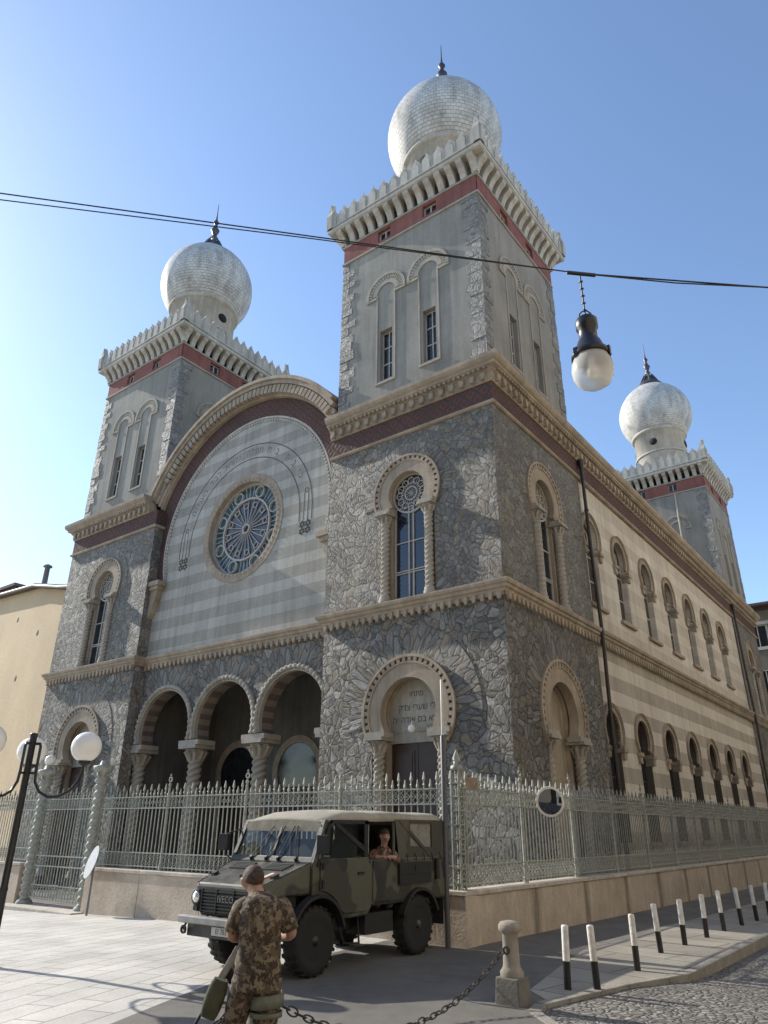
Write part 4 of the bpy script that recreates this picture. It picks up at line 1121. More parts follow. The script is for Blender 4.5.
# stone chain posts
M['granite'] = plaster('post_granite', (.32,.285,.23), .3, 5, .0015, fine=30, streak=False)
M['granite2'] = plaster('post_base_granite', (.16,.15,.13), .3, 6, .002, fine=30, streak=False)
cp = thing('stone_post', 'round capped stone post on a dark square block at the kerb corner', 'post', (3.80,-7.79,0), 0)
b = MB(); b.hexa([(3.80+s*x,-7.79+t*x,z) for z, x in ((-.05,.15),(.25,.135)) for s, t in ((-1,-1),(1,-1),(1,1),(-1,1))]); b.build('base', M['granite2'], cp, bevel=.015)
b = MB(); b.lathe([(.125,.25),(.13,.29),(.10,.33),(.092,.36),(.085,.64),(.105,.665),(.125,.69),(.125,.735),(.10,.765),(.03,.78),(.001,.78)], (3.80,-7.79,0), 20); b.build('shaft', M['granite'], cp)
b = MB(); b.ring(lambda a,bb,d: Vector((3.80+a, -7.79-.105-d, bb)), 0, .50, .025, .04, 0, 2*PI, -.01, .01, 10); b.build('chain_ring', M['pipe'], cp)
copy_thing(cp, (3.42,-11.22,0), 0, 'round capped stone post standing behind the soldier, almost hidden by him')
def chain(name, label, P0, P1, sag, n):
    b = MB(); P0 = Vector(P0); P1 = Vector(P1)
    f = lambda t: P0.lerp(P1, t)-Vector((0,0,sag*4*t*(1-t)))
    for i in range(n):
        t0, t1 = i/n, (i+1)/n; a, c = f(t0), f(t1); ax = (c-a).normalized(); mid = (a+c)/2; l = (c-a).length
        up = Vector((0,0,1)); s = ax.cross(up).normalized(); u = s.cross(ax)
        if i % 2: s = u
        w = .023 if i % 3 else .031; h = l*.68
        pts = []
        for k in range(13):
            A = 2*PI*k/12; pts.append(mid+ax*(h*math.cos(A))+s*(w*math.sin(A)))
        b.tube(pts, .0072, 6, cap=False)
    return tag(b.build(name, M['pipe']), label, 'chain')
chain('chain', 'heavy iron chain sagging from the capped stone post down to the pavement edge', (3.75,-7.9,.48), (3.44,-11.1,.47), .43, 36)
chain('chain', 'second iron chain hanging away to the left below the soldier', (3.38,-11.33,.48), (2.6,-14.6,.47), .42, 36)
# black and white bollards
M['white'] = plaster('worn_white_paint', (.72,.69,.62), .25, 8, .004, fine=30)
BP = [(3.96,-6.75),(4.23,-6.53),(4.18,-5.01),(3.94,-3.28),(3.98,-2.18),(4.0,-.94),(3.99,.28),(4.03,1.52),(4.07,2.69),(4.04,4.1)]
BL = ['black and white bollard nearest the capped stone post', 'black and white bollard second from the capped stone post, close beside the first', 'black and white bollard third from the stone post, beside the dropped kerb', 'fourth black and white bollard from the stone post, on the sunlit pavement', 'black and white bollard with a rusty orange top, fifth from the stone post', 'sixth black and white bollard from the stone post, on the sunlit pavement', 'seventh black and white bollard from the stone post, at the end of the sunlit patch', 'eighth black and white bollard from the stone post, in the shade', 'ninth black and white bollard from the stone post, last but one at the right', 'last black and white bollard, at the right edge of the picture']
pb = None
for i, (x, y) in enumerate(BP):
    if i == 0:
        pb = thing('bollard', BL[0], 'bollard', (x,y,0), 0, 'black and white bollards along the kerb')
        b = MB(); b.lathe([(.042,-.05),(.042,.29)], (x,y,0), 14); b.build('lower_tube', M['black'], pb)
        b = MB(); b.lathe([(.042,.291),(.042,.645),(.036,.66),(.001,.664)], (x,y,0), 14); b.build('upper_tube', M['white'], pb)
        o = pb
    else: o = copy_thing(pb, (x, y, gz(x,y)), 0, BL[i])
    o.rotation_euler = (rnd.uniform(-.035,.035), rnd.uniform(-.04,.02), rnd.uniform(0, 6))
# round sign seen almost edge on beside the gate
rs = thing('round_sign', 'round grey sign seen almost edge on beside the gate column', 'sign', (-8.62,-5.1,gz(-8.62,-5.1)))
b = MB(); b.tube([(-8.62,-5.06,-.22),(-8.62,-5.06,1.1)], .028, 8); b.build('pole', plain('grey_pole', (.2,.2,.2), .5), rs)
rot = Vector((-.30,-.92,.27)).to_track_quat('Z', 'Y').to_matrix()
b = MB(); b.lathe([(.001,.0),(.34,.0),(.36,.008),(.36,.02),(.001,.02)], Vector((-8.62,-5.12,.92)), 32, 0, False, axis=rot); b.build('disc', plain('sign_grey', (.40,.41,.42), .45), rs)
# traffic mirror on the side fence
mr = thing('traffic_mirror', 'round dark traffic mirror with white rim fixed to the side railing', 'mirror', (1.36,-1.5,2.1))
rot = Vector((.62,-.76,-.06)).to_track_quat('Z', 'Y').to_matrix(); mc = Vector((1.50,-1.52,2.22))
b = MB(); b.lathe([(.27,-.02),(.285,-.02),(.29,.0),(.287,.02),(.276,.02)], mc, 36, axis=rot); b.lathe([(.001,-.03),(.28,-.03),(.28,-.015)], mc, 36, axis=rot); b.build('rim', M['white'], mr)
b = MB(); b.lathe([(.277,.012),(.2,.03),(.1,.043),(.001,.047)], mc, 36, axis=rot); b.build('mirror_face', N('mirror_face').set((.085,.10,.125), .05, None, 1.0), mr)
b = MB(); b.tube([(1.27,-1.5,2.22), mc-rot@Vector((0,0,.02))], .02, 6); b.build('bracket', M['pipe'], mr)
# sign pole at the corner of the fence
sp = thing('flag_pole', 'slim pale pole rising from a thick dark tube at the fence corner', 'pole', (1.2,-5.0,0))
b = MB(); b.lathe([(.046,-.05),(.046,3.18),(.03,3.2),(.0,3.2)], (1.2,-5.0,0), 12); b.build('tube', plain('grey_tube', (.07,.075,.08), .45), sp)
b = MB(); b.lathe([(.024,3.2),(.022,4.15),(.0,4.17)], (1.2,-5.0,0), 10); b.build('upper_pole', plain('pale_pole', (.55,.53,.48), .5), sp)
# hanging lantern and its wires
hx, hy = 6.17, -9.72
w_ = MB()
A0 = Vector((1.93,-14.08,7.46)); H = Vector((hx,hy,7.36)); B0 = Vector((7.8,-8.3,7.31))
ext = A0+(A0-H)*2.2; ext2 = B0+(B0-H)*3.0
w_.tube([ext+Vector((0,0,.5)), A0+Vector((0,0,.04)), H], .0075, 5); w_.tube([ext+Vector((0,0,.25)), A0+Vector((0,0,-.045)), A0.lerp(H,.5)+Vector((0,0,-.012)), H], .0065, 5)
w_.tube([H, B0, ext2+Vector((0,0,.3))], .0095, 5); w_.tube([H, H.lerp(B0,.5)+Vector((0,0,-.035)), B0], .008, 5)
w_.tube([H-Vector((.11,.10,0)), H+Vector((.13,.12,-.01))], .022, 6)
tag(w_.build('overhead_wire', M['black']), 'pair of black overhead wires crossing the sky and carrying the hanging lamp', 'wire')
ln = thing('hanging_lamp', 'black street lantern with a clear white glass bowl hanging from the wires', 'lamp', (hx,hy,6.0))
b = MB()
z = 7.34
b.tube([(hx,hy,7.36),(hx,hy,6.78)], .010, 5)
for i in range(5): b.lathe([(.0,-.02),(.026,0),(0,.02)], (hx,hy,7.24-.1*i), 6)
b.tube([(hx,hy,6.86),(hx+.05,hy+.03,6.8),(hx+.06,hy+.04,6.72)], .008, 5); b.tube([(hx,hy,6.86),(hx-.05,hy-.03,6.8),(hx-.06,hy-.04,6.72)], .008, 5)
b.build('suspension', M['black'], ln)
b = MB(); b.lathe([(.001,6.74),(.09,6.73),(.115,6.70),(.115,6.60),(.095,6.57),(.095,6.46),(.12,6.42),(.15,6.33),(.19,6.28),(.20,6.25),(.20,6.21),(.17,6.21)], (hx,hy,0), 24)
for k in range(3):
    A = 2*PI*k/3; b.box(hx+.19*math.cos(A)-.02, hx+.19*math.cos(A)+.02, hy+.19*math.sin(A)-.02, hy+.19*math.sin(A)+.02, 6.18, 6.29)
b.build('housing', M['black'], ln)
gm = N('lamp_bowl_glass'); gm.set((.92,.92,.88), .35, None, 0, Transmission_Weight=.55, IOR=1.15)
b = MB(); b.lathe([(.175,6.22),(.205,6.14),(.213,6.07),(.205,6.0),(.17,5.92),(.10,5.87),(.001,5.85)], (hx,hy,0), 32); b.build('bowl', gm.m, ln)
b = MB(); b.lathe([(.001,6.22),(.03,6.20),(.03,6.12),(.055,6.05),(.045,5.99),(.001,5.97)], (hx,hy,0), 14); b.build('bulb', M['opal'], ln)

#PART3
# ------------------------------------------------------------------ military truck
def camo(name, cols, scale, rough=.6, thr=(.42,.56), bump=0):
    m = N(name); p = m.obj()
    a = m.noise(scale, p, 2.5, .5); b_ = m.noise(scale*1.25, m.vm('ADD', p, (7.3,2.1,4.4)), 2.5, .5); c_ = m.noise(scale*1.6, m.vm('ADD', p, (1.3,9.1,3.4)), 2.5, .5)
    s = lambda x, t: m.ramp(x, [(t,0),(t+.015,1)])
    col = m.mix(s(a, thr[1]), cols[0], cols[1]); col = m.mix(s(b_, thr[1]), col, cols[2]) if len(cols) > 2 else col
    if len(cols) > 3: col = m.mix(s(c_, thr[1]+.04), col, cols[3])
    d = m.noise(7, p, 4, .6)
    col = m.mix(.35, col, m.ramp(d, [(.3,.3),(.7,.7)]), 'OVERLAY')
    m.set(col, m.ramp(d, [(.3,max(0,rough-.1)),(.7,min(1,rough+.15))]))
    if bump: m.set(normal=m.bump(d, bump, 1))
    return m.m
M['tcamo'] = camo('vehicle_camouflage_paint', [(.078,.076,.050),(.016,.017,.015),(.034,.032,.023)], 1.2, .5, (.4,.52))
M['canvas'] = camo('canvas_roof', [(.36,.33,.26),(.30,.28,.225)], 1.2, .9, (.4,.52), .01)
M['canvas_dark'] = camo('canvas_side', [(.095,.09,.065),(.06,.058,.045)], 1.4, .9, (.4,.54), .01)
M['rubber'] = plain('tyre_rubber', (.018,.017,.016), .85, 0, .35, 20, .003)
M['chassis'] = plain('chassis_black', (.015,.015,.014), .7, 0, .3, 8)
M['bumper'] = plain('bumper_grey_paint', (.30,.30,.29), .5, .1, .3, 5)
_g = N('vehicle_glass'); _t = _g.t
_tr = _t.nodes.new('ShaderNodeBsdfTransparent'); _tr.inputs[0].default_value = (.78,.83,.80,1); _gl = _t.nodes.new('ShaderNodeBsdfGlossy'); _gl.inputs['Roughness'].default_value = .03
_fr = _t.nodes.new('ShaderNodeMath'); _lw = _t.nodes.new('ShaderNodeLayerWeight'); _pw = _t.nodes.new('ShaderNodeMath'); _pw.operation = 'POWER'; _pw.inputs[1].default_value = 4; _t.links.new(_lw.outputs[1], _pw.inputs[0]); _fr.operation = 'MULTIPLY_ADD'; _fr.inputs[1].default_value = .5; _fr.inputs[2].default_value = .05; _t.links.new(_pw.outputs[0], _fr.inputs[0]); _mx = _t.nodes.new('ShaderNodeMixShader')
_t.links.new(_fr.outputs[0], _mx.inputs[0]); _t.links.new(_tr.outputs[0], _mx.inputs[1]); _t.links.new(_gl.outputs[0], _mx.inputs[2]); _t.links.new(_mx.outputs[0], _g.out.inputs[0]); _t.nodes.remove(_g.b)
M['vglass'] = _g.m
M['lens'] = N('headlight_lens').set((.75,.75,.72), .1, None, .6)
M['mesh_seat'] = plain('seat_cloth', (.05,.05,.04), .9)
cx = .40; HW = .80
tk = thing('army_truck', 'camouflaged canvas topped army off roader parked in front of the fence corner', 'truck', (cx,-7.0,0))
def tp(mb, name, mat, root=None, **k): return mb.build(name, mat, root or tk, **k)
TS = lambda a, b, d: Vector((cx+d, a, b))                             # side frame, d = offset from the centreline
def arc(cy, cz, r, a0, a1, n=10): return [(cy+r*math.cos(a0+(a1-a0)*i/n), cz+r*math.sin(a0+(a1-a0)*i/n)) for i in range(n+1)]
fy, ry, wz = -8.10, -5.80, .395
# body tub (side outline with wheel arches)
b = MB()
tub = [(-5.02,1.30),(-8.2,1.30)]+arc(fy, wz, .50, 1.75, .42)+[(-7.60,.60),(-7.02,.60),(-6.95,.72)]+arc(ry, wz, .47, 2.35, .75)+[(-5.02,.70)]
b.fprism(TS, tub, -HW, HW)
body = tp(b, 'body', M['tcamo'], bevel=.02)
# bonnet and nose
b = MB()
nb_, nf = -8.20, -8.93
b.hexa([(cx-.50,nf,.66),(cx+.50,nf,.66),(cx+.55,nb_,.66),(cx-.55,nb_,.66),(cx-.50,nf,.97),(cx+.50,nf,.97),(cx+.55,nb_,1.1),(cx-.55,nb_,1.1)])
b.hexa([(cx-.645,nf,.90),(cx+.645,nf,.90),(cx+.775,nb_,.91),(cx-.775,nb_,.91),(cx-.60,nf-.0,1.03),(cx+.60,nf,1.03),(cx+.765,nb_,1.285),(cx-.765,nb_,1.285)])
b.hexa([(cx-.64,nf-.01,.70),(cx-.49,nf-.01,.70),(cx-.49,nf+.10,.70),(cx-.66,nf+.10,.70),(cx-.64,nf-.01,.95),(cx-.49,nf-.01,.95),(cx-.49,nf+.1,.95),(cx-.66,nf+.1,.95)])
b.hexa([(cx+.49,nf-.01,.70),(cx+.64,nf-.01,.70),(cx+.66,nf+.10,.70),(cx+.49,nf+.10,.70),(cx+.49,nf-.01,.95),(cx+.64,nf-.01,.95),(cx+.66,nf+.1,.95),(cx+.49,nf+.1,.95)])
bonnet = tp(b, 'bonnet', M['tcamo'], bevel=.035)
b = MB()
def hood_pt(u, v, h=0):   # u across -1..1, v 0 front..1 back
    hw = .60+.165*v
    return Vector((cx+u*hw, nf+(nb_-nf)*v, 1.03+.255*v+h))
for u0, u1, n in ((-.72,-.2,5),(.2,.72,5)):
    for i in range(n):
        v = .62+i*.055; p = [hood_pt(u0,v,.002),hood_pt(u1,v,.002),hood_pt(u1,v+.03,.002),hood_pt(u0,v+.03,.002)]
        b.hexa(p+[q+Vector((0,0,.018)) for q in p])
for u in (-.86,.0,.86):
    p = [hood_pt(u-.05,.30,.0),hood_pt(u+.05,.30,.0),hood_pt(u+.05,.42,.0),hood_pt(u-.05,.42,0)]; b.hexa(p+[q+Vector((0,0,.035)) for q in p])
sub(b, 'vents_and_catches', M['chassis'], bonnet)
b = MB()
p = [hood_pt(.48,.25,.004),hood_pt(.66,.25,.004),hood_pt(.72,.52,.004),hood_pt(.54,.52,.004)]
for k, m_ in enumerate((0,1,2)):
    q0, q1 = k/3, (k+1)/3
    L0, L1 = p[0].lerp(p[1], q0), p[0].lerp(p[1], q1); U0, U1 = p[3].lerp(p[2], q0), p[3].lerp(p[2], q1)
    qs = [L0,L1,U1,U0]; b.hexa(qs+[q+Vector((0,0,.004)) for q in qs], m_)
sub(b, 'flag_patch', [plain('flag_green', (.06,.2,.09), .5), M['white'], plain('flag_red', (.5,.05,.05), .5)], bonnet)
# grille, lights, bumper
b = MB()
gx0, gx1 = cx-.44, cx+.44
b.box(gx0,gx1,nf-.015,nf+.02,.70,.97)
for i in range(7): b.box(gx0,gx1,nf-.035,nf-.012,.715+i*.037,.731+i*.037)
for x in (gx0, cx-.16, cx+.16, gx1): b.box(x-.008,x+.008,nf-.038,nf-.01,.70,.97)
grille = tp(b, 'grille', M['chassis'])
b = MB(); put_text(b, 'IVECO', .105, (cx+.02,nf-.042,.865), (1,0,0), (0,0,1), ext=.004); sub(b, 'lettering', plain('grille_letters', (.16,.16,.15), .4, .3), grille)
for s in (-1, 1):
    b = MB(); rotx = Matrix.Rotation(PI/2, 3, 'X'); b.lathe([(.001,.05),(.05,.043),(.078,.02),(.08,-.02)], (cx+s*.555,nf-.005,.87), 20, axis=rotx); o = tp(b, 'headlight', M['lens'])
    b = MB(); b.lathe([(.08,-.02),(.095,-.02),(.095,.025),(.08,.03)], (cx+s*.555,nf-.005,.87), 20, axis=rotx); b.box(cx+s*.555-.04,cx+s*.555+.04,nf-.03,nf,.715,.765); sub(b, 'bezel', M['chassis'], o)
b = MB(); b.box(cx-.74,cx+.82,-9.08,-8.97,.58,.665); bump_ = tp(b, 'bumper', M['bumper'], bevel=.015)
b = MB(); b.box(cx-.58,cx+.60,-9.03,-8.90,.44,.58); b.box(cx-.60,cx-.5,-8.98,-8.3,.44,.56); b.box(cx+.5,cx+.6,-8.98,-8.3,.44,.56); sub(b, 'bumper_apron', M['tcamo'], bump_)
for s in (-1, 1):
    b = MB(); b.ring(FR(-9.06), cx+s*.62, .505, .03, .05, 0, 2*PI, -.012, .012, 14)
    b.tube([(cx+s*.62,-9.02,.58),(cx+s*.66,-9.03,.52),(cx+s*.60,-9.04,.47)], .014, 6)
    sub(b, 'tow_shackle', M['chassis'], bump_)
b = MB(); b.box(cx-.10,cx+.30,-9.045,-9.031,.475,.565)
plate = sub(b, 'number_plate', plain('number_plate_white', (.52,.50,.45), .5), bump_)
b = MB(); put_text(b, 'EI 7830', .085, (cx+.10,-9.047,.52), (1,0,0), (0,0,1), ext=.001); o = sub(b, 'plate_characters', M['ink'], bump_)
# wheel arch flares
for s in (-1, 1):
    d0, d1 = (HW-.04, HW+.07) if s > 0 else (-HW-.07, -HW+.04)
    b = MB(); b.ring(TS, fy, wz, .485, .525, .25, 2.9, d0, d1, 16); tp(b, 'wheel_arch', M['chassis'])
    b = MB(); b.ring(TS, ry, wz, .455, .495, .35, 2.8, d0, d1, 16); tp(b, 'wheel_arch', M['chassis'])
# rivets, seams and canvas lashings
b = MB()
for s in (-1, 1):
    for k in range(26):
        y = -7.0+.078*k; b.lathe([(.009,-.004),(.007,.004),(0,.006)], (cx+s*(HW+.002), y, 1.272), 6, axis=Matrix.Rotation(PI/2*s, 3, 'Y'))
    for k in range(9):
        y = -7.02+.23*k
        if s > 0 and -6.95 < y < -6.3: continue
        b.tube([(cx+s*(HW-.012),y,1.36),(cx+s*(HW+.012),y+.01,1.31),(cx+s*(HW+.012),y+.005,1.25)], .006, 5)
    b.box(cx+s*(HW+.003)-.004, cx+s*(HW+.003)+.004, -6.96, -5.04, .715, .735)
for k in range(7):
    for q in (-1, 1): b.lathe([(.011,-.004),(.008,.005),(0,.007)], hood_pt(q*.95, .08+.14*k, .0), 6)
b.tube([hood_pt(-.98,0,.004)]+[hood_pt(-.98,k/6,.004) for k in range(1,7)], .006, 5); b.tube([hood_pt(.98,k/6,.004) for k in range(7)], .006, 5)
tp(b, 'rivets_and_lashings', M['chassis'])
# windscreen frame, pillars
wsB, wsT, zb_, zt_ = -8.18, -7.95, 1.285, 1.81
def wsp(u, v, o=0): return Vector((cx+u*(.765-.02*v), wsB+(wsT-wsB)*v-o, zb_+(zt_-zb_)*v))
b = MB()
for u in (-1, 0, 1):
    w = .035 if u else .022
    b.hexa([wsp(u,0)+Vector((-w,-.02,0)),wsp(u,0)+Vector((w,-.02,0)),wsp(u,0)+Vector((w,.04,0)),wsp(u,0)+Vector((-w,.04,0)),wsp(u,1)+Vector((-w,-.02,0)),wsp(u,1)+Vector((w,-.02,0)),wsp(u,1)+Vector((w,.04,0)),wsp(u,1)+Vector((-w,.04,0))])
for v0, v1 in ((0,.13),(.93,1.0)):
    b.hexa([wsp(-1,v0,.022),wsp(1,v0,.022),wsp(1,v0,-.03),wsp(-1,v0,-.03),wsp(-1,v1,.022),wsp(1,v1,.022),wsp(1,v1,-.03),wsp(-1,v1,-.03)])
wsf = tp(b, 'windscreen_frame', M['tcamo'], bevel=.008)
for u0, u1 in ((-.96,-.03),(.03,.96)):
    b = MB(); b.face([wsp(u0,.13),wsp(u1,.13),wsp(u1,.93),wsp(u0,.93)]); sub(b, 'windscreen', M['vglass'], wsf)
b = MB()
for u0, du in ((-.50,.30),(-.12,.22),(.18,.16),(.62,-.2)):
    b.tube([wsp(u0,.08,.03), wsp(u0+du*.55,.42,.045), wsp(u0+du,.84,.03)], .008, 5); b.tube([wsp(u0,.02,.02), wsp(u0,.09,.05)], .018, 6)
sub(b, 'wiper', M['chassis'], wsf)
# doors
for s in (1, -1):
    d0, d1 = (HW+.002, HW+.022) if s > 0 else (-HW-.022, -HW-.002)
    b = MB(); b.fprism(TS, [(-7.07,.66),(-7.07,1.33),(-8.07,1.33),(-8.07,.95)]+arc(fy,wz,.56,1.45,.55,6)+[(-7.56,.66)], d0, d1)
    dr = tp(b, 'door', M['tcamo'], bevel=.008)
    b = MB()
    F0, F1 = (HW-.01, HW+.015) if s > 0 else (-HW-.015, -HW+.01)
    for poly in ([(-8.09,1.33),(-8.03,1.33),(-7.86,1.80),(-7.92,1.80)], [(-7.15,1.33),(-7.07,1.33),(-7.07,1.80),(-7.15,1.80)], [(-7.92,1.76),(-7.07,1.76),(-7.07,1.81),(-7.90,1.81)], [(-7.80,1.74),(-7.75,1.77),(-7.14,1.47),(-7.15,1.40)]):
        b.fprism(TS, poly, F0, F1)
    sub(b, 'window_frame', M['chassis'], dr)
    b = MB(); b.face([TS(y_, z_, (F0+F1)/2) for y_, z_ in [(-8.03,1.33),(-7.15,1.33),(-7.15,1.76),(-7.87,1.76)]]); sub(b, 'window', M['vglass'], dr)
    b = MB(); x = cx+s*(HW+.035); b.box(x-.012,x+.012,-7.30,-7.18,1.12,1.15); b.box(x-.02,x+.005,-8.05,-8.01,.98,1.08); b.box(x-.02,x+.005,-8.05,-8.01,1.2,1.28); sub(b, 'handle_and_hinges', M['chassis'], dr)
    b = MB(); x = cx+s*(HW+.10)
    b.tube([(cx+s*HW,-8.12,1.24),(x,-8.22,1.36),(x+s*.02,-8.20,1.62),(cx+s*(HW-.02),-7.98,1.70)], .012, 6)
    mx = x+s*.06; b.hexa([(mx-.085,-8.24,1.40),(mx+.085,-8.22,1.40),(mx+.085,-8.17,1.40),(mx-.085,-8.19,1.40),(mx-.085,-8.24,1.62),(mx+.085,-8.22,1.62),(mx+.085,-8.17,1.62),(mx-.085,-8.19,1.62)])
    tp(b, 'wing_mirror', M['chassis'], bevel=.012)
# canvas roof: front cap slopes, long top, rear corner
b = MB()
ys = [-8.0,-7.93,-7.55,-7.2,-6.9,-6.3,-5.7,-5.15,-5.04]; ztop = [1.80,1.84,1.925,1.945,1.935,1.95,1.935,1.945,1.90]
rows = []
for y, z in zip(ys, ztop):
    hw = HW-.03 if y > -7.5 else HW-.04
    rows.append([(cx-hw,y,z-.14),(cx-hw+.03,y,z-.05),(cx-hw+.14,y,z-.012),(cx-.3,y,z+.008),(cx,y,z+.012),(cx+.3,y,z+.008),(cx+hw-.14,y,z-.012),(cx+hw-.03,y,z-.05),(cx+hw,y,z-.14)])
vs = [p for r in rows for p in r]; k = len(rows[0])
b.add(vs, [(i*k+j, i*k+j+1, (i+1)*k+j+1, (i+1)*k+j) for i in range(len(rows)-1) for j in range(k-1)], 0, True)
b.face(rows[0]); b.face(rows[-1])
roof = tp(b, 'canvas_roof', M['canvas'], fixn=False); sd = roof.modifiers.new('thick', 'SOLIDIFY'); sd.thickness = .012
# rear canvas sides with clear window, rear opening flap
for s in (1, -1):
    d0, d1 = (HW-.04, HW-.015) if s > 0 else (-HW+.015, -HW+.04)
    b = MB()
    q = [(-5.04,1.29),(-5.04,1.83),(-6.38,1.83),(-6.28,1.29)] if s > 0 else [(-5.04,1.29),(-5.04,1.83),(-6.98,1.83),(-6.98,1.29)]
    wall(b, TS, q, [[(-5.98,1.78),(-5.98,1.46),(-5.38,1.44),(-5.38,1.78)]]+([[(-6.90,1.80),(-6.90,1.33),(-6.2,1.33),(-6.2,1.80)]] if s < 0 else []), d1 if s > 0 else d0, .012)
    cv = tp(b, 'canvas_side', M['canvas_dark'])
    b = MB(); b.fprism(TS, [(-5.98,1.78),(-5.98,1.46),(-5.38,1.44),(-5.38,1.78)], (d0+d1)/2-.012*s-.002, (d0+d1)/2-.012*s+.002); sub(b, 'clear_window', plain('milky_window_film', (.25,.24,.20), .3, 0, .3, 6), cv)
    b = MB(); b.fprism(TS, [(-6.30,1.82),(-5.45,1.30),(-5.36,1.30),(-6.2,1.82)], d1-.004 if s > 0 else d0-.008, d1+.008 if s > 0 else d0+.004); sub(b, 'canvas_strap', M['canvas_dark'], cv)
b = MB(); b.face([(cx-HW+.03,-5.04,1.29),(cx+HW-.03,-5.04,1.29),(cx+HW-.03,-5.04,1.85),(cx-HW+.03,-5.04,1.85)]); tp(b, 'rear_flap', M['canvas_dark'])
b = MB()                                                              # roll bars and B pillar
for y in (-7.03, -6.36):
    for s in (-1, 1): b.tube([(cx+s*(HW-.06),y,1.28),(cx+s*(HW-.06),y,1.80),(cx+s*(HW-.16),y,1.88)], .024, 8)
    b.tube([(cx-HW+.16,y,1.88),(cx+HW-.16,y,1.88)], .024, 8)
tp(b, 'roof_bow', M['canvas_dark'])
for s in (-1, 1):
    d0, d1 = (HW+.003, HW+.05) if s > 0 else (-HW-.05, -HW-.003)
    b = MB(); b.fprism(TS, [(-6.94,.76),(-6.94,1.27),(-6.36,1.27),(-6.36,.9),(-6.45,.76)], d0, d0+.012 if s > 0 else d1); tp(b, 'side_door', M['tcamo'], bevel=.008)
b = MB(); b.fbox(TS, -6.34,-5.5,.95,1.24, HW+.003, HW+.05); b.fbox(TS, -6.30,-5.54,1.08,1.10, HW+.05, HW+.056); b.fbox(TS, -5.95,-5.87,1.12,1.2, HW+.05, HW+.06); tp(b, 'side_locker', M['chassis'], bevel=.01)
b = MB(); b.fbox(TS, -5.34,-5.26,.98,1.27, HW+.003, HW+.05); tp(b, 'tail_bracket', M['chassis'], bevel=.01)
b = MB()
b.box(cx-.5,cx+.5,-8.9,-5.0,.42,.60); b.box(cx+.42,cx+.76,-7.05,-6.4,.36,.62); b.box(cx-.76,cx-.42,-7.1,-6.4,.38,.62)
b.tube([(cx+.62,-7.50,.6),(cx+.74,-7.47,.30),(cx+.74,-7.15,.28),(cx+.66,-7.1,.6)], .016, 6)
b.tube([(cx-.62,-7.50,.6),(cx-.74,-7.47,.30),(cx-.74,-7.15,.28),(cx-.66,-7.1,.6)], .016, 6)
b.tube([(cx-.68,fy,wz),(cx+.68,fy,wz)], .055, 8); b.tube([(cx-.68,ry,wz),(cx+.68,ry,wz)], .055, 8); b.lathe([(.0,-.14),(.14,-.05),(.14,.05),(0,.14)], (cx-.1,fy,wz), 10); b.lathe([(.0,-.14),(.14,-.05),(.14,.05),(0,.14)], (cx+.1,ry,wz), 10)
tp(b, 'chassis', M['chassis'])
b = MB()
for s in (-1, 1): b.box(cx+s*.69-.11,cx+s*.69+.11,-5.12,-5.10,.34,.72)
tp(b, 'mud_flap', M['rubber'])
b = MB()
for x in (-.38, .38):
    b.box(cx+x-.22,cx+x+.22,-7.55,-7.1,1.0,1.12); b.hexa([(cx+x-.22,-7.2,1.1),(cx+x+.22,-7.2,1.1),(cx+x+.22,-7.1,1.1),(cx+x-.22,-7.1,1.1),(cx+x-.2,-7.1,1.55),(cx+x+.2,-7.1,1.55),(cx+x+.2,-7.02,1.55),(cx+x-.2,-7.02,1.55)])
b.ring(FR(-7.78), cx-.38, 1.36, .16, .18, 0, 2*PI, -.012, .012, 20); b.tube([(cx-.38,-7.78,1.36),(cx-.38,-8.1,1.2)], .02, 6)
tp(b, 'seats_and_wheel', M['mesh_seat'])
def wheel(x, y, s):
    rot = Matrix.Rotation(PI/2*s, 3, 'Y'); b = MB(); c = Vector((x, y, wz))
    b.lathe([(.22,-.105),(.30,-.12),(.355,-.115),(.385,-.09),(.392,0),(.385,.09),(.355,.115),(.30,.12),(.22,.105)], c, 40, axis=rot)
    for k in range(22):
        for q in (-1, 1):
            A = 2*PI*(k+.5*(q > 0))/22; R_ = Matrix.Rotation(A, 3, 'X')
            pts = [Vector((q*u, v, w)) for u, v, w in ((.01,-.028,.375),(.118,.0,.372),(.118,.045,.372),(.01,.02,.375),(.01,-.022,.403),(.112,.004,.395),(.112,.04,.395),(.01,.015,.403))]
            b.hexa([c+R_@p for p in pts])
    o = tp(b, 'wheel', M['rubber'])
    b = MB(); b.lathe([(.22,.095),(.215,.06),(.15,.05),(.13,.075),(.06,.085),(.055,.12),(.001,.125)], c, 28, axis=rot)
    for k in range(6):
        A = 2*PI*k/6; b.lathe([(.013,.05),(.013,.095),(0,.1)], c+rot@Vector((.10*math.cos(A),.10*math.sin(A),0)), 6, axis=rot)
    sub(b, 'rim', M['tcamo'], o)
for x in (-.69, .69):
    for y in (fy, ry): wheel(cx+x, y, 1 if x > 0 else -1)

